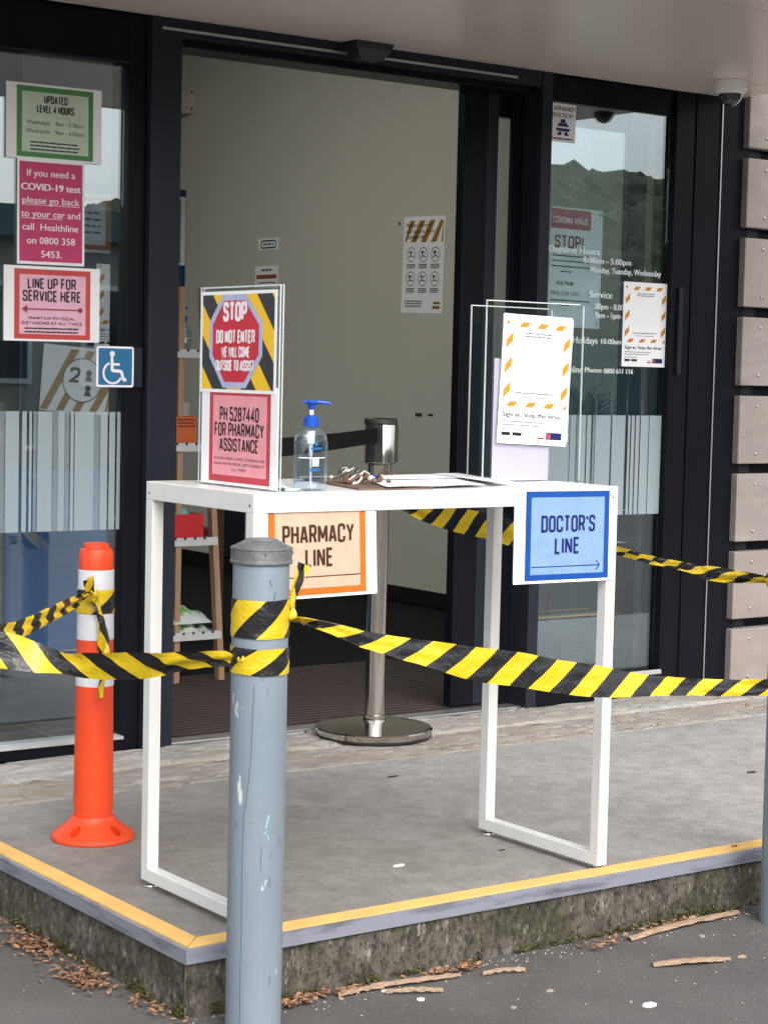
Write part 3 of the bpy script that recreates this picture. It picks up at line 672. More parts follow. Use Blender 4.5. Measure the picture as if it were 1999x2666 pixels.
o = sheet('stop_sign', 'STOP DO NOT ENTER sheet with red octagon in the upper half of the sign holder', 'sign', (.0645, .326, 1.083), .297, .21, rz=RZ)
g = G(); rect(g, .008, .289, .007, .203, -.0003); g.uv = [(a, c_) for a, b_, c_ in g.v]; pr('hazard_panel', g, 'stop_stripes', o)
def octa(k): return [(u_+(.1418-u_)*k, v_+(.106-v_)*k) for u_, v_ in ((.0897, .203), (.182, .203), (.246, .144), (.246, .076), (.184, .010), (.094, .010), (.0376, .074), (.0376, .147))]
g = G(); g.flat(octa(0), -.0006); pr('octagon_rim', g, 'lilac', o); g = G(); g.flat(octa(.13), -.0009); pr('octagon', g, 'stop_red', o)
g = G(); caps(g, 'STOP', .0926, .186, .147, .188, -.0012, .21); caps(g, 'DO NOT ENTER', .066, .218, .102, .130, -.0012, .19); caps(g, 'WE WILL COME', .088, .198, .073, .096, -.0012, .18); caps(g, 'OUTSIDE TO ASSIST', .066, .217, .045, .068, -.0012, .18); pr('lettering', g, 'white_ink', o)
o = sheet('phone_sign', 'pink sheet reading PH 5287440 FOR PHARMACY ASSISTANCE below the STOP sheet', 'sign', (.0656, .318, T+.004), .297, .205, rz=RZ)
framed(o, 'red_border', 'pink_fill', (.033, .272, .006, .199), (.047, .258, .020, .186))
g = G(); caps(g, 'PH 5287440', .075, .228, .133, .163, -.0008, .15); caps(g, 'FOR PHARMACY', .055, .248, .101, .130, -.0008, .15); caps(g, 'ASSISTANCE', .075, .227, .070, .098, -.0008, .15)
caps(g, 'PLEASE WEAR A FACE COVERING AND', .054, .252, .052, .058, -.0008, .16); caps(g, 'MAINTAIN PHYSICAL DISTANCING AT', .054, .252, .041, .047, -.0008, .16); caps(g, 'ALL TIMES', .125, .18, .030, .036, -.0008, .16); pr('lettering', g, 'black', o)

# sanitiser bottles
def bottle(name, label, cx, cy, z, s=1., tip=1, group='hand sanitiser pump bottles', rot=0.):
    b_ = thing(name, label, 'bottle', (cx, cy, z), rz=rot, group=group)
    OFF[b_.name] = (Vector((0, 0, 0)), True)
    pf_ = [(.012, .0005), (.030, .0005), (.034, .004), (.0345, .02), (.0345, .098), (.032, .110), (.024, .120), (.014, .1255), (.013, .131)]
    ell = dict(n=36, sx=1.1*s, sy=.68*s)
    g = G(); g.lathe([(r, zz*s) for r, zz in pf_], **ell); obj('body', g, 'pet', b_, 50)
    g = G(); g.lathe([(r*.93, max(.003, zz)*s) for r, zz in [(.012, .003), (.030, .003), (.0338, .006), (.0342, .02), (.0342, .094)]], **ell); obj('gel', g, 'gel', b_, 50)
    g = G(); g.lathe([(.0155, .128*s), (.0165, .129*s), (.0165, .146*s), (.0145, .148*s), (.0085, .149*s), (.0085, .152*s)], n=28); obj('collar', g, 'blue_plastic', b_, 40)
    g = G(); g.lathe([(.0045, .152*s), (.0045, .163*s)], n=16); obj('stem', g, 'white_plastic', b_, 40)
    g = G(); g.lathe([(.0062, .163*s), (.0075, .168*s), (.0085, .1745*s), (.012, .1755*s), (.012, .1795*s)], n=20)
    d = Vector((cos(.6)*tip, -sin(.6)*tip, 0)); c0 = Vector((0, 0, .1772*s))
    g.tube([c0-d*.017, c0, c0+d*.02, c0+d*.036+Vector((0, 0, -.001)), c0+d*.038+Vector((0, 0, -.005))], [.0035, .005, .0045, .0036, .003], 10); obj('pump_head', g, 'blue_plastic', b_, 40)
    g = G(); g.tube([(0, 0, .12*s), (0, 0, .095*s), (0, 0, .094*s), (0, 0, .07*s)], [.0085, .0075, .0045, .004], 10); g.tube([(0, 0, .07*s), (.001, 0, .006*s)], .0025, 8); obj('dip_tube', g, 'pump_stem', b_, 50)
    def patch(u0_, u1_, z0, z1, off=.0006):
        g = G()
        def fn(u, v):
            a = u0_+(u1_-u0_)*u; r = .0345+off
            return (r*cos(a)*s, r*.66*sin(a)*s, (z0+(z1-z0)*v)*s)
        g.grid(fn, 10, 2); return g
    A = radians(-118)
    obj('label_band', patch(A-.02, A+.75, .040, .046), 'label_blue', b_); obj('label_rule', patch(A-.8, A+1.2, .066, .068), 'white_plastic', b_)
    g = patch(A+.2, A+.62, .050, .066, .0007); obj('label_seal', g, 'white_plastic', b_)
    obj('label_name', patch(A+.1, A+.85, .083, .088), 'label_blue', b_); obj('label_mark', patch(A+.32, A+.55, .091, .099), 'label_blue', b_)
    return b_
bottle('sanitiser_bottle', 'clear pump bottle of hand sanitiser with blue pump standing on the table', .163, .045, T+.0004, 1.02)

# clipboard, papers, clip chain clump, pen
cb = thing('clipboard', 'brown clipboard lying on the table beside the sanitiser bottle', 'clipboard', (.40, .17, T))
g = G(); g.prism([(.275, .03), (.46, .018), (.62, .34), (.36, .37)], T+.0005, T+.004, 'z'); obj('board', g, 'brown_board', cb)
g = G(); g.box(.33, .44, .335, .36, T+.0045, T+.012, .002); obj('clip', g, 'clip_steel', cb)
def curled(poly, z, lift, seed, nx=14, ny=10):
    a, b_, c_, d_ = [Vector((*p, 0)) for p in poly]; g = G()
    def fn(u, v):
        p = (a*(1-u)+b_*u)*(1-v)+(d_*(1-u)+c_*u)*v
        zz = z+lift*max(0, .5-u)*.5*(1-v)+.0012*noise.noise(Vector((u*3, v*3, seed)))+.0015
        return (p.x, p.y, zz)
    g.grid(fn, nx, ny); return g
for i, (poly, lab) in enumerate(((((.335, .012), (.63, .050), (.70, .26), (.45, .25)), 'white sign in sheet lying nearest the front table edge'), (((.47, .24), (.72, .25), (.80, .42), (.57, .40)), 'white sheet lying behind at the middle of the table'), (((.66, .06), (.735, .08), (.84, .42), (.76, .43)), 'narrow white sheet lying by the acrylic screen'))):
    tag(obj('paper_sheet', curled(poly, T+.0045+.0012*i, .006, i*7.), 'paper', None, 180, origin=(poly[0][0], poly[0][1], T)), lab, 'paper', 'papers on the table')
g = G(); rg = random.Random(4)
kn = thing('key_clump', 'tangled clump of beads and metal clips heaped on the clipboard', 'trinkets', (.37, .17, T))
for k in range(9):
    a0 = rg.uniform(0, 6.28); cx_, cy_ = .375+rg.uniform(-.035, .04), .175+rg.uniform(-.05, .04); z_ = T+.012+rg.uniform(0, .018)
    pts = [(cx_+.016*cos(a0+j*.8)*rg.uniform(.7, 1.2), cy_+.016*sin(a0+j*.8)*rg.uniform(.7, 1.2), z_+.008*sin(j*1.3+a0)) for j in range(7)]
    g = G(); g.tube(pts, rg.uniform(.0022, .004), 8); obj('loop', g, rg.choice(['cream_plastic', 'dark_wood', 'clip_steel', 'cream_plastic']), kn, 60)
for k in range(12):
    g = G(); cx_, cy_ = .37+rg.uniform(-.05, .07), .165+rg.uniform(-.06, .05); r_ = rg.uniform(.004, .0085); z_ = T+.005+r_+rg.uniform(0, .010)
    g.lathe([(r_*.35, z_-r_*.9), (r_*.9, z_-r_*.4), (r_, z_), (r_*.9, z_+r_*.4), (r_*.35, z_+r_*.9)], cx_, cy_, 10); obj('bead', g, rg.choice(['dark_wood', 'cream_plastic', 'brown_board']), kn, 60)
pn = thing('pen', 'short dark blue pen lying on the papers', 'pen', (.50, .28, T+.008))
g = G(); g.tube([(.475, .262, T+.0105), (.478, .265, T+.0105), (.515, .295, T+.0105), (.517, .297, T+.0105)], [.0015, .005, .005, .003], 10); obj('barrel', g, 'blue_plastic', pn, 60)
g = G(); g.tube([(.516, .296, T+.0105), (.535, .312, T+.0105)], [.0046, .004], 10); obj('cap', g, 'white_plastic', pn, 60)
cbl = thing('white_cord', 'thin white cord coiled between sign holder and bottle', 'cord', (.11, .05, T))
g = G(); g.tube([(.098, .095, T+.004), (.112, .075, T+.010), (.122, .06, T+.004), (.108, .05, T+.003), (.118, .035, T+.003), (.138, .045, T+.004), (.128, .07, T+.004)], .0022, 6); obj('strand', g, 'white_plastic', cbl, 60)

# acrylic screens at the right end
sc = thing('acrylic_screen', 'pair of clear acrylic panels standing on the right end of the table', 'screen', (.9, .3, T))
for (x0, x1, y, z1, nm) in ((.738, 1.032, .200, 1.303, 'front_panel'), (.872, 1.128, .425, 1.300, 'back_panel')):
    x1_ = min(x1, .985) if nm == 'front_panel' and False else x1
    g = G(); g.box(x0+.0022, x1-.0022, y, y+.003, T+.0005, z1-.0025); pn_ = obj(nm, g, 'acrylic', sc)
    g = G(); g.box(x0, x0+.002, y, y+.003, T+.0005, z1); g.box(x1-.002, x1, y, y+.003, T+.0005, z1-.004); g.box(x0+.0022, x1-.012, y, y+.003, z1-.0024, z1); obj('edge', g, 'acr_edge_glow', pn_)
g = G(); g.box(.738, .741, .2035, .4245, T+.0005, T+.003); g.box(.744, .97, .2035, .4245, T+.0004, T+.002); obj('base', g, 'acrylic', sc)
tag(obj('lavender_sheet', G().box(.768, .937, .2045, .2055, T+.003, 1.171), 'paper_lav', None, origin=(.85, .205, T)), 'plain pale lavender sheet standing behind the front acrylic panel', 'paper')
def qr_poster(o, ink_body='amber'):
    g = G(); k = .021; h = .0062
    for u in (.063, .117, .171): g.flat([(u-.018, .2745-h), (u+.006, .2745-h), (u+.018, .2745+h), (u-.006, .2745+h)], -.0004)
    for u in (.038, .094, .150): g.flat([(u-.018, .0915-h), (u+.006, .0915-h), (u+.018, .0915+h), (u-.006, .0915+h)], -.0004)
    for v in (.237, .180, .123):
        g.flat([(.010, v-.020), (.030, v-.001), (.030, v+.020), (.010, v+.001)], -.0004); g.flat([(.184, v-.020), (.203, v-.001), (.203, v+.020), (.184, v+.001)], -.0004)
    g.flat([(.010, .270), (.022, .281), (.010, .281)], -.0004); g.flat([(.190, .0855), (.203, .0855), (.203, .0975)], -.0004); pr('amber_blocks', g, 'amber', o)
    g = G(); soft_text(g, 'Sign-in. Stop the virus.', .012, .190, .062, .074, -.0005, bold=.0005); pr('lettering', g, 'black', o)
    sp = lambda: pr('small_print', g, 'grey_ink', o)
    g = G(); greek(g, .062, .150, .2545, .0028, -.0005, 1, .6); greek(g, .064, .146, .2475, .0028, -.0005, 2, .6); sp(); g = G(); greek(g, .046, .160, .1165, .0028, -.0005, 3, .5); greek(g, .058, .150, .1075, .0018, -.0005, 4, .5)
    sp(); g = G(); greek(g, .012, .135, .0500, .0024, -.0005, 5, .5); greek(g, .012, .125, .0420, .0024, -.0005, 6, .5); greek(g, .012, .078, .0325, .0018, -.0005, 7, .5); pr('small_print', g, 'grey_ink', o)
    g = G(); rect(g, .012, .038, .0185, .0265, -.0005); rect(g, .044, .072, .0185, .0265, -.0005); pr('badges', g, 'black', o)
    g = G(); rect(g, .146, .194, .0135, .0300, -.0005); pr('blue_badge', g, 'navy', o); g = G(); rect(g, .148, .160, .0155, .0280, -.0008); pr('badge_mark', g, 'corona_red', o)
    g = G(); rect(g, .120, .140, .0135, .0180, -.0005); greek(g, .124, .140, .0225, .002, -.0005, 8); pr('stack_mark', g, 'rust', o)
o = sheet('sign_in_poster', 'orange and white sign in poster taped to the acrylic screen on the table', 'poster', (.774, .1965, .978), .210, .297, roll=radians(2.6)); qr_poster(o)
o2 = sheet('poster_backing', 'blank white sheet peeking out behind the sign in poster on the acrylic screen', 'paper', (.7805, .1980, .984), .208, .290, roll=radians(1.2))
o = sheet('sign_in_poster', 'orange and white sign in poster stuck on the window right of the door', 'poster', (2.628, 1.7935, 1.175), .212, .296); qr_poster(o)

# ------------------------------------------------------------------ notices on the left window
o = sheet('hours_notice', 'green bordered notice reading UPDATED LEVEL 4 HOURS at the top of the left window', 'notice', (.3015, 1.8145, 1.710), .297, .210, roll=radians(-.4)); framed(o, 'green_border', 'mint')
g = G(); caps(g, 'UPDATED', .116, .188, .158, .180, -.0008, .17); caps(g, 'LEVEL 4 HOURS', .094, .209, .131, .153, -.0008, .17)
soft_text(g, 'Weekdays', .061, .133, .098, .110, -.0008); soft_text(g, '9am - 5.30pm', .151, .240, .098, .110, -.0008); soft_text(g, 'Weekends', .061, .133, .074, .086, -.0008); soft_text(g, '9am - 4.00pm', .151, .240, .074, .086, -.0008)
for i, v in enumerate((.046, .036, .026)): greek(g, .074, .226, v, .0042, -.0008, 20+i, .35)
pr('lettering', g, 'black', o)
o = sheet('test_notice', 'magenta notice about a COVID-19 test between the green and red bordered notices', 'notice', (.338, 1.8145, 1.416), .210, .294, roll=radians(-.5))
g = G(); rect(g, .007, .203, .008, .287, -.0004); pr('panel', g, 'magenta', o); g = G()
for s, a, b_, v, bo in (('If you need a', .030, .180, .247, .0003), ('COVID-19 test', .013, .197, .208, .0011), ('please go back', .016, .194, .171, .0003), ('to your car and', .012, .196, .133, .0003), ('call  Healthline', .016, .190, .096, .0003), ('on 0800 358', .030, .180, .058, .0003), ('5453.', .074, .138, .020, .0003)):
    soft_text(g, s, a, b_, v, v+.020, -.0008, bold=bo)
rect(g, .016, .194, .1665, .1680, -.0008); rect(g, .012, .140, .1285, .1300, -.0008); pr('lettering', g, 'white_ink', o)
o = sheet('queue_notice', 'red bordered notice reading LINE UP FOR SERVICE HERE lowest on the left window', 'notice', (.299, 1.8145, 1.199), .300, .212, roll=radians(-.3)); framed(o, 'line_red', 'line_pink')
g = G(); caps(g, 'LINE UP FOR', .073, .224, .148, .179, -.0008, .16); caps(g, 'SERVICE HERE', .058, .240, .112, .144, -.0008, .16)
pr('lettering', g, 'black', o); g = G(); caps(g, 'MAINTAIN PHYSICAL', .076, .222, .061, .070, -.0008, .2); caps(g, 'DISTANCING AT ALL TIMES', .054, .244, .047, .056, -.0008, .2)
pr('lettering', g, 'black', o); g = G()
for i, v in enumerate((.034, .024)): greek(g, .064, .232, v, .0044, -.0008, 30+i, .3)
pr('small_print', g, 'black', o); g = G(); rect(g, .062, .240, .0885, .0925, -.0008); g.flat([(.054, .0905), (.072, .079), (.072, .102)], -.0009); disc(g, .238, .0905, .0075, -.0010); pr('arrow', g, 'maroon_ink', o)
o = sheet('wheelchair_sign', 'blue and white wheelchair symbol sign at the window frame', 'sign', (.571, 1.7755, 1.073), .121, .118, corner=.008, th=.002)
g = G(); g.flat(rnd([(.006, .006), (.115, .006), (.115, .112), (.006, .112)], .004, True), -.0004); pr('blue_field', g, 'sign_blue', o)
g = G(); disc(g, .050, .096, .0085, -.0008); stroke(g, rnd([(.049, .088), (.050, .048), (.080, .046), (.088, .020), (.097, .023)], .004), .009, False, (0, 1), (0, 1), -.0009); stroke(g, [(.052, .066), (.075, .066)], .007, False, (0, 1), (0, 1), -.0010)
arc = [(.052+.030*cos(a), .041+.030*sin(a)) for a in [radians(112+k*13) for k in range(18)]]; stroke(g, arc, .0065, False, (0, 1), (0, 1), -.0011); pr('symbol', g, 'white_ink', o)
# right window: sheets behind the glass
o = sheet('alarm_sticker', 'white WARNING sticker at the top left of the narrow window', 'sticker', (2.2585, 1.7985, 1.927), .128, .128)
g = G(); caps(g, 'WARNING!', .008, .122, .103, .120, -.0004, .18); caps(g, 'PROTECTED BY', .010, .116, .082, .096, -.0004, .17); pr('lettering', g, 'black', o); g = G(); greek(g, .010, .118, .008, .005, -.0004, 40, .4); pr('small_print', g, 'black', o)
g = G(); g.flat([(.058, .064), (.064, .077), (.080, .077), (.086, .064)], -.0004); g.flat([(.046, .052), (.098, .052), (.090, .063), (.054, .063)], -.0004); g.flat([(.044, .036), (.100, .036), (.104, .046), (.040, .046)], -.0004); g.flat([(.046, .022), (.064, .022), (.068, .034), (.052, .034)], -.0004); g.flat([(.080, .022), (.098, .022), (.092, .034), (.076, .034)], -.0004); pr('spy_mark', g, 'navy', o)
o = sheet('virus_notice', 'pale notice reading CORONA VIRUS STOP behind the narrow window glass', 'notice', (2.297, 1.812, 1.305), .237, .407, 'paper_in', roll=radians(.6))
g = G(); g.flat(rnd([(.0, .334), (.182, .334), (.182, .400), (.0, .400)], .008, True, (0, 3)), -.0004); pr('header', g, 'corona_red', o)
g = G(); caps(g, 'CORONA VIRUS', .012, .168, .352, .374, -.0008, .16); pr('header_text', g, 'white_ink', o)
g = G(); caps(g, 'STOP!', .020, .150, .268, .312, -.0006, .17); pr('stop_text', g, 'dark_red_ink', o)
g = G(); caps(g, 'HEALTHLINE', .034, .112, .142, .156, -.0006, .16); soft_text(g, '0800 358 5453', .008, .140, .108, .122, -.0006)
for i, (v, a, b_) in enumerate(((.240, .012, .190), (.222, .010, .180), (.204, .008, .190), (.186, .05, .10), (.088, .010, .190), (.072, .05, .10))): greek(g, a, b_, v, .0045, -.0006, 50+i, .4)
pr('lettering', g, 'black', o); g = G(); disc(g, .224, .392, .006, -.0005, r2=.003); disc(g, .224, .016, .006, -.0005, r2=.003, sx=.7); pr('tacks', g, 'forest', o)

# ------------------------------------------------------------------ lobby wall notices
o = sheet('rules_poster', 'poster with ochre stripes and six round icons on the lobby wall', 'poster', (3.6885, 4.553, 1.434), .336, .470, rz=RZ, roll=radians(1.4))
g = G()
for k in range(5):
    a = -.02+k*.082; pts = [(a, .345), (a+.042, .345), (a+.112, .450), (a+.070, .450)]
    pts = [(min(max(p[0], .012), .322), p[1]) for p in pts]; g.flat(pts, -.0005)
pr('ochre_stripes', g, 'ochre', o)
g = G(); soft_text(g, 'Protect yourself', .02, .225, .420, .438, -.0012); soft_text(g, 'and others from', .02, .250, .390, .408, -.0012); soft_text(g, 'COVID-19', .02, .165, .360, .378, -.0012, bold=.001)
for r_ in range(2):
    for c_ in range(3):
        u, v = .07+c_*.098, .285-r_*.118
        disc(g, u, v, .036, -.0008, 24, .0325); disc(g, u-.008, v+.010, .009, -.0008, 10); stroke(g, [(u-.02, v-.016), (u-.004, v-.004), (u+.02, v-.012)], .006, False, (0, 1), (0, 1), -.0008); stroke(g, [(u+.004, v+.016), (u+.018, v+.004)], .004, False, (0, 1), (0, 1), -.0010)
        for j in range(3): greek(g, u-.034, u+.034, v-.050-j*.0085, .0045, -.0008, 60+r_*9+c_*3+j, .3)
for j in range(3): greek(g, .03, .17, .055-j*.012, .005, -.0008, 90+j, .4)
pr('lettering', g, 'brown_ink', o); g = G(); rect(g, .255, .315, .022, .036, -.0008); rect(g, .262, .315, .044, .056, -.0008); pr('gold_mark', g, 'gold', o)
o = sheet('wall_label', 'small white label with a dark looped outline on the lobby wall', 'label', (3.6885, 5.893, 1.790), .208, .064, rz=RZ)
g = G(); stroke(g, rnd([(.03, .012), (.18, .012), (.18, .05), (.03, .05)], .015, True), .008, True, (0, 1), (0, 1), -.0006); greek(g, .05, .16, .028, .008, -.0006, 95); pr('outline', g, 'forest', o)
o = sheet('wall_label', 'small label with a rust coloured bar below the looped label', 'label', (3.6885, 5.921, 1.582), .240, .122, rz=RZ)
g = G(); rect(g, .015, .222, .052, .074, -.0006); pr('rust_bar', g, 'rust', o); g = G(); greek(g, .07, .17, .094, .010, -.0006, 96); greek(g, .03, .21, .028, .006, -.0006, 97); greek(g, .07, .17, .012, .006, -.0006, 98); pr('lettering', g, 'black', o)
bk = thing('wall_bracket', 'cream plastic wedge bracket high on the lobby wall by the left jamb', 'bracket', (3.689, 6.68, 2.68))
g = G(); g.box(3.675, 3.6895, 6.596, 6.66, 2.605, 2.752, .003); pb = obj('back_plate', g, 'cream_plastic', bk)
g = G(); g.prism([(6.655, 2.735), (6.655, 2.64), (6.70, 2.66), (6.79, 2.735)], 3.60, 3.6745, 'x'); obj('wedge', g, 'cream_plastic', bk)
g = G(); g.prism([(6.657, 2.638), (6.657, 2.607), (6.75, 2.607), (6.74, 2.645), (6.71, 2.65)], 3.625, 3.6745, 'x'); obj('foot', g, 'cream_plastic', bk)
for z in (2.63, 2.725): g = G(); g.box(3.672, 3.6748, 6.610, 6.624, z-.008, z+.008); obj('screw', g, 'hole', bk)
for i, (y, z) in enumerate(((4.58, 1.875), (4.085, 1.60))):
    tag(obj('wall_tack', G().box(3.682, 3.6895, y-.006, y+.006, z-.008, z+.008, .002), 'clip_steel', None, origin=(3.689, y, z)), ['small tack in the wall left of the rules poster', 'small tack in the wall right of the rules poster'][i], 'tack')
tag(obj('wall_scuff', G().box(3.687, 3.6897, 4.27, 4.31, .93, .94).box(3.687, 3.6897, 4.36, 4.41, .925, .942), 'dark_bit', None, origin=(3.689, 4.33, .93)), 'two small dark chips in the wall paint right of the belt post', 'mark')

# ------------------------------------------------------------------ ladder shelf and what stands on it
sh = thing('ladder_shelf', 'wooden ladder shelf with white trays just inside the door', 'shelf', (1.45, 3.0, 0))
YS = 2.755
for y in (YS+.001, YS+.46):
    g = G(); g.add([(1.592, y, 0), (1.616, y, 0), (1.616, y+.03, 0), (1.592, y+.03, 0), (1.492, y, 1.42), (1.512, y, 1.42), (1.512, y+.03, 1.42), (1.492, y+.03, 1.42)], [(0, 3, 2, 1), (4, 5, 6, 7), (0, 1, 5, 4), (1, 2, 6, 5), (2, 3, 7, 6), (3, 0, 4, 7)]); obj('front_leg', g, 'wood', sh)
    g = G(); g.box(1.405, 1.427, y+.002, y+.03, 0, 1.42); obj('rear_leg', g, 'wood', sh)
for x1, z in ((1.588, .159), (1.566, .500), (1.538, .838), (1.512, 1.170)):
    g = G(); g.box(1.34, x1, YS-.006, YS+.50, z, z+.004); g.box(1.34, x1, YS-.010, YS-.0065, z, z+.030); g.box(1.34, x1, YS+.5005, YS+.504, z, z+.030); g.box(1.336, 1.3395, YS-.01, YS+.504, z, z+.030); g.box(x1+.0005, x1+.004, YS-.01, YS+.504, z, z+.026)
    tr_ = obj('tray', g, 'tray', sh)
    g = G(); x = 1.35
    while x < x1-.02: g.box(x, x+.009, YS-.0115, YS-.0102, z+.022, z+.0305); x += .040
    obj('slots', g, 'hole', tr_)
bottle('sanitiser_bottle', 'clear pump bottle of hand sanitiser on the top tray of the ladder shelf', 1.437, YS+.035, 1.1745, .98, -1)
th_ = thing('wall_thermostat', 'small white plastic unit with dark screen above the ladder shelf', 'thermostat', (1.42, YS+.25, 1.4))
g = G(); g.box(1.435, 1.479, YS+.19, YS+.215, 1.375, 1.445, .003); obj('case', g, 'white_plastic', th_); g = G(); g.box(1.442, 1.458, YS+.187, YS+.1895, 1.402, 1.436, .001); obj('screen', g, 'smoke_dome', th_)
g = G(); g.box(1.36, 1.475, YS+.2155, YS+.235, 1.18, 1.60); obj('stand', g, 'blue_board', th_)
bx = thing('glove_box', 'orange card box with dark print on the second tray of the shelf', 'box', (1.43, YS+.05, .842))
g = G(); g.box(1.35, 1.482, YS+.002, YS+.09, .8425, .962, .001); obj('carton', g, 'orange_box', bx); g = G()
for j, z in enumerate((.948, .936, .924)):
    gg = G(); greek(gg, 1.405, 1.475, z, .006, YS+.0012, 120+j, .4); g.add(gg.v, gg.f)
obj('print', g, 'dark_red_ink', bx); g = G(); g.box(1.349, 1.4825, YS+.0008, YS+.0915, .8426, .852); obj('foot_band', g, 'navy', bx)
tag(obj('storage_box', G().box(1.352, 1.505, YS+.095, YS+.22, .8425, 1.012, .004), 'clearbox', None, origin=(1.43, YS+.15, .842)), 'translucent white plastic box behind the orange box on the shelf', 'box')
g = G()
def tf(u, v):
    a = u*2*pi; r = (1-v)*.048*(1+.35*noise.noise(Vector((cos(a)*2, sin(a)*2, v*4)))); return (1.408+r*cos(a), YS+.15+r*sin(a), 1.0125+v*.07)
g.grid(tf, 24, 8); tag(obj('tissue_tuft', g, 'tissue', None, 60, origin=(1.41, YS+.15, 1.013)), 'white tissue sticking up from the box on the shelf', 'tissue')
tag(obj('red_box', G().box(1.35, 1.516, YS+.001, YS+.13, .5045, .613, .001), 'red_box', None, origin=(1.43, YS+.06, .504)), 'plain red card box on the third tray of the shelf', 'box')
def packet(x0, x1, y0, y1, z0, h, seed):
    g = G()
    def fn(u, v):
        s = sin(pi*u)**.45*sin(pi*v)**.5; zz = z0+h*s*(.75+.5*noise.noise(Vector((u*5, v*4, seed)))); return (x0+(x1-x0)*u, y0+(y1-y0)*v, zz)
    g.grid(fn, 22, 12); g.grid(lambda u, v: (x0+(x1-x0)*u, y0+(y1-y0)*v, z0+.0005-.012*0), 22, 12); return g
tag(obj('plastic_packet', packet(1.34, 1.466, YS+.005, YS+.12, .6135, .045, 3.), 'cyan_wrap', None, 40, origin=(1.42, YS+.05, .6135)), 'crumpled blue plastic packet lying on the red box', 'packet')
tag(obj('wipes_packet', packet(1.34, 1.583, YS-.004, YS+.14, .1635, .062, 5.), 'green_wrap', None, 40, origin=(1.45, YS+.05, .1635)), 'green and white wipes packet lying on the lowest tray', 'packet', 'wipes packets')
tag(obj('wipes_packet', packet(1.34, 1.562, YS-.002, YS+.135, .2185, .062, 8.), 'green_wrap', None, 40, origin=(1.45, YS+.05, .2185)), 'green and white wipes packet stacked on top of the other packet', 'packet', 'wipes packets')
ch = thing('waiting_chair', 'maroon padded chair in the dark behind the ladder shelf', 'chair', (1.9, 3.9, 0))
g = G(); g.box(1.72, 2.16, 3.72, 4.12, .40, .47, .02); obj('seat', g, 'maroon', ch); g = G(); g.box(1.72, 2.16, 4.10, 4.16, .52, .90, .02); obj('backrest', g, 'maroon', ch)
for x in (1.70, 2.162):
    for y in (3.73, 4.13): g = G(); g.box(x, x+.03, y, y+.03, 0, .62 if y < 4 else .86); obj('leg', g, 'dark_wood', ch)
    g = G(); g.box(x-.004, x+.036, 3.72, 4.16, .6205, .645); obj('armrest', g, 'dark_wood', ch)
# behind the left window
bd = thing('notice_board', 'blue notice board behind the left window glass', 'board', (1.35, 3.22, 1.4))
g = G(); g.box(1.02, 1.682, 3.205, 3.225, .95, 1.805); obj('felt', g, 'blue_board', bd)
for x in (1.04, 1.64): g = G(); g.box(x, x+.03, 3.206, 3.226, 0, .949); obj('leg', g, 'frame2', bd)
def inner(name, lab, x, z, w_, h_, bc, roll=0.):
    o = sheet(name, lab, 'notice', (x, 3.2035, z), w_, h_, roll=roll, group='notices pinned to the blue board'); g = G(); ring(g, (.012, w_-.02, .01, h_-.012), (.032, w_-.04, .028, h_-.03), -.0005); pr('border', g, bc, o); g = G()
    for j in range(4): greek(g, .05, w_-.06, h_-.075-j*.024, .008, -.0006, 200+j)
    pr('lettering', g, 'grey_ink', o); return o
inner('inner_notice', 'orange bordered sheet half hidden behind the magenta notice', 1.085, 1.55, .297, .215, 'orange_border'); inner('inner_notice', 'green bordered sheet disappearing behind the left door jamb', 1.388, 1.522, .291, .257, 'green_border')
o = sheet('curling_poster', 'curling striped poster behind the red bordered notice in the left window', 'poster', (.99, 2.60, 1.19), .205, .285, roll=radians(1)); qr_poster(o)
o = sheet('distance_poster', 'crooked ochre striped poster reading 2 behind the left window glass', 'poster', (.80, 2.62, .985), .26, .22, roll=radians(4))
g = G()
for k in range(5): g.flat([(-.0+k*.06, .004), (.028+k*.06, .004), (min(.255, .13+k*.06), .21), (min(.255, .10+k*.06), .21)] if k < 3 else [(k*.06, .004), (min(.25, .028+k*.06), .004), (.255, .05+.04*(4-k)), (.255, .10+.05*(4-k))], -.0004-.00003*k)
pr('ochre_stripes', g, 'ochre', o); g = G(); disc(g, .15, .11, .072, -.0008, 28); pr('white_round', g, 'paper', o); g = G(); disc(g, .15, .11, .075, -.001, 28, .071); caps(g, '2', .10, .142, .10, .152, -.001, .2); disc(g, .172, .135, .011, -.001, 14); disc(g, .172, .085, .011, -.001, 14); g.flat([(.158, .108), (.186, .108), (.180, .124), (.164, .124)], -.001); g.flat([(.158, .058), (.186, .058), (.180, .074), (.164, .074)], -.001); pr('lettering', g, 'black', o)
ln = thing('display_stand', 'white display stand holding posters inside the left window', 'stand', (1.0, 2.63, 0))
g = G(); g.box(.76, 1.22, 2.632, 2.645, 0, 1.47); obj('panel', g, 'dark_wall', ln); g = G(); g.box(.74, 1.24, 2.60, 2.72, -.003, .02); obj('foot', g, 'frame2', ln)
bn = thing('floor_banner', 'blue floor banner with a white ring low behind the left window', 'banner', (.75, 2.35, 0))
g = G(); g.box(.56, 1.02, 2.35, 2.362, .20, .80); obj('cloth', g, 'blue_banner', bn); g = G(); g.box(.54, 1.04, 2.32, 2.40, 0, .199); obj('base', g, 'frame2', bn)
g = G(); disc(g, .965, .435, .038, 2.3493, 24, .026); g.flat([(.993, .41), (1.004, .41), (1.004, .56), (.993, .56)], 2.3491); obj('ring_mark', g, 'frost', bn)
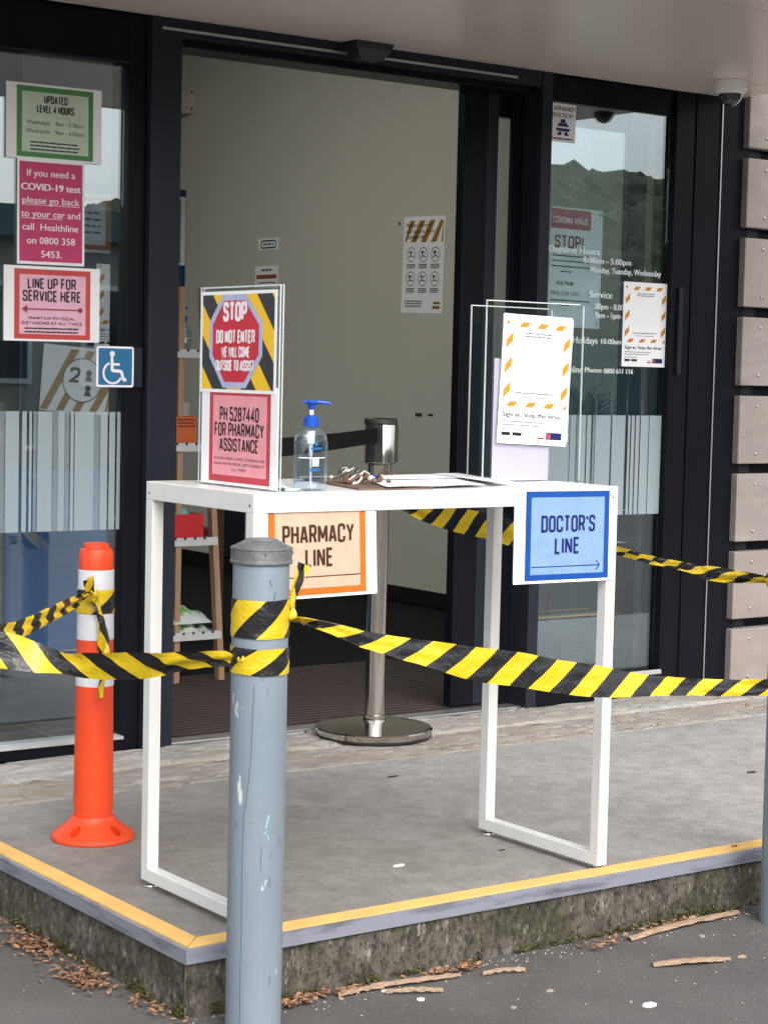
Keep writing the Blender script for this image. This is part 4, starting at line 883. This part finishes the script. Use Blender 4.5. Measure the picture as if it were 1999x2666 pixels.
# right window interior
pl = thing('spiky_plant', 'spiky leaved pot plant behind the frosted strips of the narrow window', 'plant', (2.82, 2.20, 0))
g = G(); g.lathe([(.09, .0), (.10, .02), (.12, .86), (.13, .88), (.12, .86)], 2.82, 2.20, 24); obj('planter', g, 'pot', pl, 50)
rg = random.Random(11)
g = G()
for k in range(190):
    a = rg.uniform(0, 2*pi); el = rg.uniform(.25, 1.45); ln_ = rg.uniform(.15, .23); b0 = Vector((2.82, 2.20, .92)); pts = []
    for j in range(5):
        q_ = j/4; e2 = el-.5*q_*q_; pts.append(b0+Vector((cos(a)*cos(e2), sin(a)*cos(e2), sin(e2)))*ln_*q_*1.15)
    side = Vector((-sin(a), cos(a), 0)); o_ = len(g.v)
    for j, p in enumerate(pts): wv = .010*(1-(j/4)**2)+.0008; g.v += [tuple(p-side*wv), tuple(p+side*wv)]
    for j in range(4): g.f.append((o_+2*j, o_+2*j+1, o_+2*j+3, o_+2*j+2))
obj('leaves', g, 'leaf_plant', pl)
rbn = thing('red_bin', 'red square bin on the lobby floor behind the narrow window', 'bin', (2.93, 2.66, 0))
g = G(); g.box(2.80, 3.075, 2.60, 2.74, .0, .30, .006); obj('body', g, 'red_box', rbn); g = G(); g.box(2.79, 3.085, 2.59, 2.75, .301, .325, .004); obj('rim', g, 'maroon', rbn)
lt = thing('strip_light', 'lit white strip lamp seen through the narrow window', 'lamp', (4.2, 3.5, 2.05))
g = G(); g.box(4.01, 4.24, 3.49, 3.51, 2.035, 2.055); obj('tube', g, 'lamp', lt); g = G(); g.box(4.0, 4.25, 3.485, 3.515, 2.056, 2.08); obj('housing', g, 'white_plastic', lt)
g = G(); g.box(4.12, 4.13, 3.495, 3.505, 2.081, 3.298); obj('rod', g, 'white_plastic', lt)

def add_lobby_fill(x, y, lab):  # out-of-view panel added to brighten the lobby
    l_ = thing('lobby_fill_panel', lab, 'lamp', (x, y, 3.28), group=None)
    g = G(); g.box(x-.61, x+.61, y-1.22, y+1.22, 3.255, 3.2995); obj('housing', g, 'white_plastic', l_)
    g = G(); g.box(x-.6, x+.6, y-1.2, y+1.2, 3.245, 3.2545); obj('diffuser', g, 'lobby_fill', l_)
for x_, y_ in ((-.2, 4.4),): add_lobby_fill(x_+1.4, y_, 'unseen light panel added on the lobby ceiling to brighten the room')
# ------------------------------------------------------------------ security camera and door sensor
dc = thing('security_camera', 'white dome security camera under the soffit at the upper right', 'camera', (2.806, 1.486, ZS))
g = G(); g.lathe([(.054, ZS-.0005), (.0555, ZS-.004), (.0555, ZS-.030), (.052, ZS-.038), (.042, ZS-.046), (.030, ZS-.047)], 2.806, 1.486, 48); obj('housing', g, 'white_plastic', dc, 40)
g = G(); g.lathe([(.0385*cos(a), ZS-.0465-.040*sin(a)) for a in [k*pi/2/8 for k in range(8)]]+[(.0005, ZS-.0865)], 2.803, 1.484, 36, cap=False); obj('dome', g, 'smoke_dome', dc, 180)
g = G()
def shf(u, v):
    a = radians(-70)+u*radians(95); b_ = v*pi/2*.94; return (2.803+.0392*cos(b_)*cos(a), 1.484+.0392*cos(b_)*sin(a), ZS-.0466-.0407*sin(b_))
g.grid(shf, 14, 8); obj('shroud', g, 'white_plastic', dc, 180)
g = G(); gg = G(); greek(gg, -.012, .012, ZS-.026, .0035, 0, 77, .1); a_ = radians(-75)
g.add([(2.806+.0558*cos(a_+p[0]/.0558), 1.486+.0558*sin(a_+p[0]/.0558), p[2]) for p in gg.v], gg.f); obj('mark', g, 'grey_ink', dc)
ds = thing('door_sensor', 'black wedge shaped motion sensor over the doorway', 'sensor', (1.47, 1.74, ZS))
g = G(); P_ = [(1.398, 1.694, ZS-.001), (1.542, 1.694, ZS-.001), (1.542, 1.769, ZS-.001), (1.398, 1.769, ZS-.001), (1.405, 1.695, ZS-.022), (1.535, 1.695, ZS-.022), (1.535, 1.769, ZS-.022), (1.405, 1.769, ZS-.022), (1.428, 1.712, ZS-.053), (1.512, 1.712, ZS-.053), (1.512, 1.769, ZS-.053), (1.428, 1.769, ZS-.053)]
F_ = [(3, 2, 1, 0), (8, 9, 10, 11)]
for k in (0, 4): F_ += [(k+i, k+(i+1) % 4, k+4+(i+1) % 4, k+4+i) for i in range(4)]
g.add(P_, F_); obj('case', g, 'black_plastic', ds); g = G(); g.box(1.445, 1.495, 1.7055, 1.7065, ZS-.047, ZS-.034); obj('lens', g, 'smoke_dome', ds)

# ------------------------------------------------------------------ bollards
def bollard(label, cx, cy, marks=False):
    b_ = thing('steel_bollard', label, 'bollard', (cx, cy, GZ), group='grey steel pipe bollards along the kerb'); R0 = .0535
    g = G()
    zs_ = [GZ-.02+k*.02 for k in range(48)]; zs_ = [z for z in zs_ if z < .776]+[.776]
    o_ = len(g.v); n = 48
    for z in zs_:
        for k in range(n):
            a = 2*pi*k/n; r_ = R0+.0006*noise.noise(Vector((cos(a)*2, sin(a)*2, z*9+cx*7))); g.v.append((cx+r_*cos(a), cy+r_*sin(a), z))
    for i in range(len(zs_)-1):
        for k in range(n): g.f.append((o_+i*n+k, o_+i*n+(k+1) % n, o_+(i+1)*n+(k+1) % n, o_+(i+1)*n+k))
    obj('pipe', g, 'pipe', b_, 60)
    g = G(); g.lathe([(.0545, .7685), (.0580, .769), (.0592, .7705), (.0592, .7745), (.0578, .776), (.0578, .7945), (.0588, .796), (.0588, .7985), (.0565, .8005), (.0505, .8020), (.0475, .8045), (.0305, .8130), (.0285, .8152), (.001, .8155)], cx, cy, 48); cp = obj('cap', g, 'pipe_cap', b_, 18)
    for a in (-2.5, -2.0, -1.45, -.7, .3, 1.6):
        g = G(); g.box(-.002, .002, -.0015, .0005, .787, .793, .0006); p = Vector((cx+.0582*cos(a), cy+.0582*sin(a), 0)); g.v = [tuple(Vector(v)+p) for v in g.v]; obj('rivet', g, 'pipe_cap', cp)
    if marks:
        def on_pipe(pts, m, nm):
            g = G()
            for (a0, z0, a1, z1, wv) in pts:
                k = 6; o_ = len(g.v)
                for j in range(k+1):
                    q_ = j/k; a = radians(a0+(a1-a0)*q_+2*noise.noise(Vector((q_*4, z0*30, 1)))); z = z0+(z1-z0)*q_; r_ = R0+.0009; da = wv/r_
                    g.v += [(cx+r_*cos(a-da), cy+r_*sin(a-da), z), (cx+r_*cos(a+da), cy+r_*sin(a+da), z)]
                for j in range(k): g.f.append((o_+2*j, o_+2*j+1, o_+2*j+3, o_+2*j+2))
            obj(nm, g, m, b_)
        on_pipe([(-132, .545, -136, .40, .0006), (-136, .40, -150, .28, .0006), (-150, .28, -150, -.13, .0006)], 'scratch', 'seam_line')
        on_pipe([(-104, .272, -98, .298, .0016), (-102, .268, -108, .262, .0018), (-100, .262, -98, .25, .001)], 'scuff_blue', 'blue_scuff')
        on_pipe([(-92, .225, -92, .215, .0008), (-94, .18, -92, .16, .0008), (-90, -.03, -88, -.01, .0008), (-102, .73, -104, .742, .001), (-96, .70, -92, .72, .001), (-112, .24, -112, .19, .0005)], 'scratch', 'scratch')
    return b_
bollard('grey steel bollard with battered cap standing front and centre', -.090, -.175, True)
bollard('grey steel bollard cut off by the right edge of the photo', 1.371, -.180)

ob = thing('flexible_bollard', 'orange flexible bollard with white bands on the platform left of the table', 'bollard', (.107, .870, 0))
OX, OY = .107, .870
def orad(z): return .0480-.0075*(z-.05)/.68
g = G(); g.lathe([(.098, .0005), (.100, .004), (.0985, .012), (.090, .020), (.062, .040), (.052, .052), (.0495, .058)], OX, OY, 48); fb = obj('base', g, 'orange_plastic', ob, 40)
g = G(); g.lathe([(orad(z)-.002, z) for z in (.0585, .08)]+[(orad(z), z) for z in (.0805, .2, .4, .66, .690)]+[(orad(.69)-.003, .698), (.031, .700), (.0305, .711), (.020, .7135), (.001, .714)], OX, OY, 48); obj('post', g, 'orange_plastic', ob, 30)
for z0, z1 in ((.650, .582), (.546, .483), (.440, .372)):
    g = G(); g.lathe([(orad(z1), z1), (orad(z1)+.0012, z1+.001), (orad(z0)+.0012, z0-.001), (orad(z0), z0)], OX, OY, 48, cap=False); obj('reflective_band', g, 'reflective', ob, 30)
g = G()
for a in (-2.62, -1.28, -.2, 1.0, 2.4):
    k_ = G(); k_.lathe([(.0145, -.010), (.0150, .06)], 0, 0, 20, 1.15, .72)
    c_ = Vector((OX+.074*cos(a), OY+.074*sin(a), .022)); mm = Matrix.Rotation(a, 4, 'Z') @ Matrix.Rotation(radians(18), 4, 'Y'); g.add([tuple(mm @ Vector(v)+c_) for v in k_.v], k_.f)
cut = D.objects.new('cutter', mesh('cutter', g, 'orange_plastic')); COL.objects.link(cut)
bo = fb.modifiers.new('recess', 'BOOLEAN'); bo.operation = 'DIFFERENCE'; bo.object = cut; bo.solver = 'EXACT'
cut.location = Vector((0, 0, 0)); fb_w = fb.matrix_world.copy()
bpy.context.view_layer.update(); me = D.meshes.new_from_object(fb.evaluated_get(bpy.context.evaluated_depsgraph_get())); fb.modifiers.clear(); fb.data = me; D.objects.remove(cut)
me.set_sharp_from_angle(angle=radians(35))

# ------------------------------------------------------------------ belt post
st = thing('belt_post', 'polished steel queue barrier post on a round base in the doorway', 'barrier post', (1.475, 1.625, 0)); SX, SY = 1.475, 1.625
g = G(); g.lathe([(.176, .0005), (.182, .004), (.182, .010)], SX, SY, 64); obj('base_rubber', g, 'rubber', st, 30)
g = G(); g.lathe([(.182, .0102), (.1835, .014), (.1835, .026), (.180, .030), (.10, .046), (.034, .056)], SX, SY, 64); obj('base', g, 'chrome', st, 25)
g = G(); g.lathe([(.034, .056), (.036, .058), (.036, .066), (.0325, .068)], SX, SY, 32); obj('base_collar', g, 'chrome', st, 30)
g = G(); g.lathe([(.0315, .068), (.0315, .81)], SX, SY, 40); obj('pole', g, 'chrome', st, 40)
g = G(); g.lathe([(.0345, .765), (.0365, .768), (.0365, .848), (.034, .851)], SX, SY, 40); obj('sleeve', g, 'chrome', st, 30)
g = G(); g.lathe([(.045, .852), (.048, .855), (.048, .972), (.046, .976)], SX, SY, 40); obj('head', g, 'chrome', st, 30)
g = G(); g.lathe([(.0505, .974), (.052, .977), (.051, .990), (.046, .993)], SX, SY, 40); obj('head_cap', g, 'black_plastic', st, 30)
for a in (-2.85, -2.32, -.42, .9):
    g = G(); g.box(.043, .0535, -.0135, .0135, .858, .975, .003); mm = Matrix.Rotation(a, 4, 'Z'); g.v = [tuple(mm @ Vector(v)+Vector((SX, SY, 0))) for v in g.v]; obj('belt_slot', g, 'black_plastic', st)
def belt(p0, p1, sag, h0, h1):
    g = G(); p0 = Vector(p0); p1 = Vector(p1)
    def fn(u, v): p = p0.lerp(p1, u); return (p.x, p.y, p.z-sag*4*u*(1-u)+(v-.5)*(h0+(h1-h0)*u))
    g.grid(fn, 30, 2); return g
a = math.atan2(-.69, -.73); obj('belt', belt((SX-.046*.73, SY-.046*.69, .941), (.125, .285, .957), .004, .045, .045), 'belt', st)
g = G(); g.box(.104, .124, .262, .304, .930, .985, .003); obj('belt_clip', g, 'black_plastic', st)

# ------------------------------------------------------------------ hazard tape
def catmull(P, n):
    out = []
    for i in range(len(P)-1):
        a = P[max(i-1, 0)]; b_ = P[i]; c_ = P[i+1]; d_ = P[min(i+2, len(P)-1)]
        for k in range(n):
            t_ = k/n; out.append([.5*((2*b_[j])+(-a[j]+c_[j])*t_+(2*a[j]-5*b_[j]+4*c_[j]-d_[j])*t_**2+(-a[j]+3*b_[j]-3*c_[j]+d_[j])*t_**3) for j in range(5)])
    out.append(list(P[-1])); return out
def ribbon(pts, u_off=0., seed=0., n=14, m_=8, wr_=.0040, flip=1, vw=.072):
    S = catmull(pts, n); g = G(); uv = []; arc = u_off
    for i, s in enumerate(S):
        p = Vector(s[:3]); tg = (Vector(S[min(i+1, len(S)-1)][:3])-Vector(S[max(i-1, 0)][:3])).normalized()
        if i: arc += (p-Vector(S[i-1][:3])).length
        nh = Vector((-tg.y, tg.x, 0)); nh = nh.normalized() if nh.length > 1e-5 else Vector((1, 0, 0))
        zz = (Vector((0, 0, 1))-tg*tg.z); zz = zz.normalized() if zz.length > .05 else Vector((0, 1, 0)); a = radians(s[4]); c_ = zz*cos(a)+nh*sin(a); nn = nh*cos(a)-zz*sin(a)
        for j in range(m_+1):
            q_ = j/m_-.5; dsp = wr_*(noise.noise(Vector((arc*14, q_*3, seed)))+.7*noise.noise(Vector((arc*32, q_*9, seed+5))))*(1.2 if s[3] < .05 else .7)
            fold = .006*sin(q_*pi*3+arc*9+seed)*max(0, (.066-s[3])/.05)
            g.v.append(tuple(p+c_*q_*s[3]+nn*(dsp+fold))); uv.append((arc*flip, q_*vw))
    for i in range(len(S)-1):
        for j in range(m_): a = i*(m_+1)+j; g.f.append((a, a+m_+1, a+m_+2, a+1))
    g.uv = uv; return g
def wrap(cx, cy, r, z0, z1, a0, a1, u_off, seed, amp=.0012, slant=0.):
    g = G(); uv = []; n, m_ = 60, 8
    for i in range(n+1):
        u = i/n; a = radians(a0+(a1-a0)*u)
        for j in range(m_+1):
            v = j/m_; rr = r+amp*(1+noise.noise(Vector((u*9, v*4, seed))))+.0012*max(0, noise.noise(Vector((u*22, v*5, seed+2)))); z = z0+(z1-z0)*v+slant*(u-.5)+.002*noise.noise(Vector((u*6, 0, seed)))
            g.v.append((cx+rr*cos(a), cy+rr*sin(a), z)); uv.append((u_off+r*radians(a1-a0)*u, (v-.5)*.072))
    for i in range(n):
        for j in range(m_): a = i*(m_+1)+j; g.f.append((a, a+m_+1, a+m_+2, a+1))
    g.uv = uv; return g
def knot(c_, r, seed):
    g = G(); uv = []
    def fn(u, v):
        a = u*2*pi; b_ = (v-.5)*pi; k = r*(1+.5*noise.noise(Vector((cos(a)*1.7, sin(a)*1.7, v*4+seed)))+.25*noise.noise(Vector((cos(a)*5, sin(a)*5, v*9+seed))))
        uv.append((u*.09, v*.06)); return (c_[0]+k*cos(b_)*cos(a), c_[1]+k*cos(b_)*sin(a), c_[2]+k*1.1*sin(b_))
    g.grid(fn, 20, 12); g.uv = uv; return g
BX, BY = -.090, -.175
t1 = thing('hazard_tape', 'yellow and black hazard tape sagging from the front bollard to the right edge', 'tape', (-.04, -.19, .66))
obj('run', ribbon([(-.040, -.205, .664, .012, 10), (-.010, -.202, .657, .016, 20), (.044, -.200, .643, .026, 25), (.135, -.2, .613, .038, 20), (.229, -.2, .589, .046, 15), (.325, -.2, .566, .058, 10), (.424, -.2, .543, .070, 4), (.527, -.2, .526, .0715, 4), (.632, -.2, .504, .070, 8), (.741, -.2, .486, .0690, 12), (.853, -.2, .47, .056, 25), (.968, -.2, .458, .046, 32), (1.088, -.2, .446, .040, 30), (1.20, -.21, .438, .037, 25), (1.317, -.222, .432, .036, 20)], .02, 1.3, flip=1), 'tape', t1, 60)
obj('wrap', wrap(BX, BY, .0542, .631, .703, -255, 75, .07, 2.), 'tape', t1, 60)
obj('wrap', wrap(1.371, -.18, .0542, .405, .470, -260, 80, .02, 7.), 'tape', t1, 60)
obj('knot', knot((-.044, -.209, .672), .011, 1.), 'tape', t1, 60)
obj('tail', ribbon([(-.043, -.209, .685, .012, 0), (-.040, -.212, .705, .016, 60), (-.033, -.215, .735, .020, 70), (-.022, -.219, .768, .024, 60)], .13, 4., m_=4), 'tape', t1, 60)
obj('tail', ribbon([(-.042, -.210, .672, .008, 10), (-.03, -.216, .664, .009, 10), (-.016, -.218, .655, .010, 20)], .0, 4., m_=4), 'tape', t1, 60)
t2 = thing('hazard_tape', 'yellow and black hazard tape looping from front bollard left to the orange bollard', 'tape', (-.15, -.15, .58))
obj('run', ribbon([(-.138, -.186, .590, .032, 10), (-.150, -.148, .588, .030, 25), (-.188, -.064, .574, .042, 35), (-.237, .029, .556, .058, 20), (-.287, .124, .546, .056, 15), (-.318, .180, .545, .040, -20), (-.352, .222, .552, .060, -25), (-.400, .238, .566, .070, -12), (-.438, .262, .574, .071, 0), (-.430, .300, .586, .062, 20), (-.375, .335, .590, .040, 35), (-.28, .43, .588, .034, 40), (-.17, .55, .592, .032, 30), (-.05, .68, .597, .026, 15), (.060, .806, .602, .012, 0)], .0, 6.1, flip=1), 'tape', t2, 60)
obj('wrap', wrap(BX, BY, .0542, .562, .612, -250, 70, .03, 5., .0018, -.004), 'tape', t2, 60)
obj('knot', knot((-.137, -.190, .588), .011, 3.), 'tape', t2, 60)
obj('wrap', wrap(OX, OY, orad(.58)+.0008, .548, .604, -245, 60, .05, 9., .0022, .006), 'tape', t2, 60)
obj('knot', knot((.073, .827, .594), .015, 6.), 'tape', t2, 60)
obj('tail', ribbon([(.072, .822, .594, .014, 30), (.060, .808, .612, .026, 25), (.050, .80, .638, .030, 20)], .10, 3., m_=4), 'tape', t2, 60)
obj('tail', ribbon([(.075, .820, .590, .014, 0), (.084, .815, .56, .026, 70), (.092, .808, .52, .026, 60), (.094, .800, .46, .032, 35), (.086, .792, .41, .050, 20), (.078, .790, .355, .026, 25)], .02, 8., m_=6, n=10), 'tape', t2, 60)
t3 = thing('hazard_tape', 'yellow and black hazard tape from the belt post behind the table to the right edge', 'tape', (1.45, 1.5, .73))
obj('run', ribbon([(1.470, 1.585, .742, .022, 10), (1.463, 1.475, .730, .030, 8), (1.456, 1.355, .717, .054, 4), (1.447, 1.194, .709, .073, 0), (1.435, 1.002, .701, .074, 0), (1.43, .91, .692, .074, 5), (1.419, .717, .680, .050, 25), (1.404, .457, .683, .024, 50), (1.396, .318, .672, .030, 60), (1.388, .187, .668, .034, 50), (1.383, .103, .662, .040, 30), (1.379, .034, .661, .036, 20), (1.373, -.078, .665, .018, 0), (1.371, -.118, .666, .012, 0)], .04, 2.2, flip=1), 'tape', t3, 60)
obj('wrap', wrap(SX, SY, .0322, .722, .762, -250, 80, .0, 4.), 'tape', t3, 60)
obj('wrap', wrap(1.371, -.18, .0542, .640, .700, -260, 80, .05, 8.), 'tape', t3, 60)
obj('knot', knot((1.352, -.122, .668), .014, 9.), 'tape', t3, 60)

# ------------------------------------------------------------------ litter along the kerb
def leaf(g, c_, a, ln_, wv, seed):
    rg = random.Random(seed); M4 = Matrix.Translation(c_) @ Matrix.Rotation(a, 4, 'Z') @ Matrix.Rotation(rg.uniform(-.5, .5), 4, 'X') @ Matrix.Rotation(rg.uniform(-.35, .1), 4, 'Y'); cu = rg.uniform(.1, .5)
    P = [(0, 0), (.3, .5), (.65, .42), (1, 0), (.65, -.45), (.3, -.48)]
    vs = [M4 @ Vector(((p[0]-.5)*ln_, p[1]*wv, abs(p[1])*wv*cu+.001)) for p in P]; g.add(vs, [(0, 1, 2, 3), (0, 3, 4, 5)])
def litter(name, spots, n, m, lmin, lmax, zoff=.003, seed=1, wr=.45):
    g = G(); rg = random.Random(seed)
    for i in range(n):
        cx, cy, rx, ry = rg.choice(spots); r = rg.gauss(0, .5), rg.gauss(0, .5)
        x, y = cx+r[0]*rx, cy+r[1]*ry
        if x > XN-.004 and y > YN-.006: y = YN-.008-rg.random()*.02 if x > XN+.03 else y; x = x if x > XN+.03 else XN-.012-rg.random()*.02
        ln_ = rg.uniform(lmin, lmax); leaf(g, Vector((x, y, GZ+zoff+rg.random()*.010)), rg.uniform(0, 6.28), ln_, ln_*wr*rg.uniform(.6, 1.3), i)
    o = obj(name, g, m, None, origin=(spots[0][0], spots[0][1], GZ)); o['kind'] = 'stuff'; return o
litter('leaf_litter', [(-.205, .56, .05, .13), (-.20, .52, .035, .07)], 300, 'dead_leaf', .005, .023, .003, 1)
litter('leaf_litter', [(-.225, .30, .05, .10), (-.215, .26, .04, .06)], 300, 'dead_leaf', .005, .023, .003, 2)
litter('leaf_litter', [(-.20, .95, .03, .20), (-.19, .05, .03, .10), (-.2, .5, .04, .5)], 150, 'dead_leaf', .008, .020, .003, 3)
litter('leaf_litter', [(-.02, -.09, .06, .04), (.05, -.085, .06, .02), (.19, -.08, .10, .02)], 150, 'dead_leaf', .010, .030, .004, 4)
litter('leaf_litter', [(.42, -.09, .10, .02), (.50, -.085, .06, .02), (.86, -.10, .10, .03), (1.15, -.075, .12, .02)], 170, 'dead_leaf', .008, .026, .004, 5)
def mossline():
    g = G(); rg = random.Random(8)
    for i in range(2600):
        if rg.random() < .66:
            x = XN+rg.random()**1.2*1.75; y = YN+.004-rg.random()*.010; z = GZ+abs(rg.gauss(0, .013))*(.4+1.2*max(0, noise.noise(Vector((x*7, 0, 1)))+.3))
        else: x = XN+.002-rg.random()*.008; y = YN+rg.random()**2*.85; z = GZ+abs(rg.gauss(0, .015))*(.5+1.1*max(0, noise.noise(Vector((y*7, 4, 1)))+.3))
        if noise.noise(Vector((x*11, y*11, 5))) < -.12: continue
        r = rg.uniform(.002, .0055); a = rg.random()*6; t_ = rg.uniform(-.8, .8)
        leafv = [Vector((r*cos(a+k*1.57), r*sin(a+k*1.57), r*t_*(1 if k % 2 else -1))) for k in range(4)]; g.add([Vector((x, y, z))+v for v in leafv], [(0, 1, 2), (0, 2, 3)])
    o = obj('moss', g, 'moss', None, origin=(XN, YN, GZ)); o['kind'] = 'stuff'
mossline()
g = G(); rg = random.Random(5)
for i in range(420):
    if rg.random() < .5: x, y = XN+rg.random()*1.7, YN-.012-abs(rg.gauss(0, .035))
    else: x, y = rg.uniform(-.9, 1.5), rg.uniform(-.75, -.06) if rg.random() < .6 else rg.uniform(-.2, .9)
    if x > XN-.01 and y > YN-.01: continue
    r = rg.uniform(.0012, .0038); z = GZ+r*.6; a = rg.random()*6
    g.add([(x+r*cos(a), y+r*sin(a), z), (x-r*sin(a), y+r*cos(a), z), (x-r*cos(a), y-r*sin(a), z), (x+r*sin(a), y-r*cos(a), z), (x, y, z+r*.7), (x, y, z-r*.7)], [(0, 1, 4), (1, 2, 4), (2, 3, 4), (3, 0, 4), (1, 0, 5), (2, 1, 5), (3, 2, 5), (0, 3, 5)])
o = obj('grit', g, 'pebble', None, origin=(0, -.1, GZ)); o['kind'] = 'stuff'
def bark(label, p0, p1, wv, seed, bend=.01):
    g = G(); p0, p1 = Vector((*p0, 0)), Vector((*p1, 0)); d = (p1-p0).normalized(); s_ = Vector((-d.y, d.x, 0))
    def fn(u, v):
        q_ = (v-.5)*2; ww = wv*(.35+.65*sin(pi*min(1, max(0, u*.9+.08)))**.5)*(1+.25*noise.noise(Vector((u*7, seed, 0)))); c_ = p0.lerp(p1, u)+s_*(bend*sin(u*3+seed)+q_*ww/2)
        return (c_.x, c_.y, GZ+.003+.010*(1-q_*q_)*.7+.004*sin(u*pi)+.003*noise.noise(Vector((u*9, v*5, seed))))
    g.grid(fn, 22, 6); tag(obj('bark_strip', g, 'bark', None, 60, origin=(p0.x, p0.y, GZ)), label, 'bark', 'shed bark strips by the kerb')

bark('long forked bark strip lying against the kerb near the right bollard', (.95, -.118), (1.325, -.072), .026, 1., .012)
bark('short flat bark strip lying on the asphalt away from the kerb at right', (.858, -.282), (1.037, -.332), .024, 2., .004)
bark('pale thin bark strip lying along the kerb at the middle', (.252, -.080), (.462, -.112), .017, 3., .008)
bark('pale bark strip lying in front of the longer thin strip', (.262, -.122), (.366, -.180), .012, 4., .003)
bark('thin bark strip among the leaves right of the front bollard', (.165, -.088), (.275, -.100), .012, 5., .004)
bark('curved brown twig like strip right of the leaf heap', (.505, -.135), (.598, -.166), .009, 6., .006)
def chip(name, label, x, y, z, rx, ry, h, m, seed, cat='scrap', group=None):
    g = G(); n = 12; rg = random.Random(seed); a0 = rg.random()*6
    ring_ = [(x+rx*cos(2*pi*k/n+a0)*rg.uniform(.7, 1.15), y+ry*sin(2*pi*k/n+a0)*rg.uniform(.7, 1.15)) for k in range(n)]
    g.prism(ring_, z, z+h, 'z'); return tag(obj(name, g, m, None, origin=(x, y, z)), label, cat, group)
for i, (x, y, rx, ry, lab) in enumerate(((.676, -.464, .022, .016, 'largest white paper scrap on the asphalt at the lower right'), (.30, -.191, .012, .010, 'white scrap on the asphalt below the thin bark strips'), (.561, -.288, .011, .008, 'pale oval chip on the asphalt below the leaf heap'), (.429, -.33, .008, .007, 'pale pink chip near the bottom edge right of the front bollard'), (1.08, -.33, .014, .010, 'tan chip on the asphalt in front of the right bollard'), (.165, -.101, .007, .009, 'white chip at the kerb just right of the front bollard'), (1.117, -.171, .011, .009, 'pale chip below the long forked bark strip'), (.267, -.108, .008, .006, 'white chip between the thin bark strips'), (.655, -.43, .004, .004, 'tiny white chip beside the largest white scrap'))):
    chip('paper_scrap', lab, x, y, GZ, rx*.8, ry*.8, .003, 'chip' if i in (0, 1, 7) else 'tan_chip', i)
chip('paper_scrap', 'small white stub lying on the platform inside the table legs', .58, .272, .0005, .015, .004, .005, 'chip', 30)
chip('dark_scrap', 'dark flat scrap on the platform behind the table', 1.156, 1.087, .0005, .020, .006, .002, 'dark_bit', 31)
chip('dark_scrap', 'dark scrap on the platform near the right bollard', 2.102, .617, .0005, .019, .008, .003, 'dark_bit', 32)
chip('dark_scrap', 'thin dark scrap on the platform between the right table legs', .884, .27, .0005, .010, .0025, .002, 'dark_bit', 33)
chip('dead_leaf', 'small brown leaf curl on the yellow step edge near the right bollard', 1.376, -.014, .0078, .012, .004, .004, 'dead_leaf', 34, 'leaf')
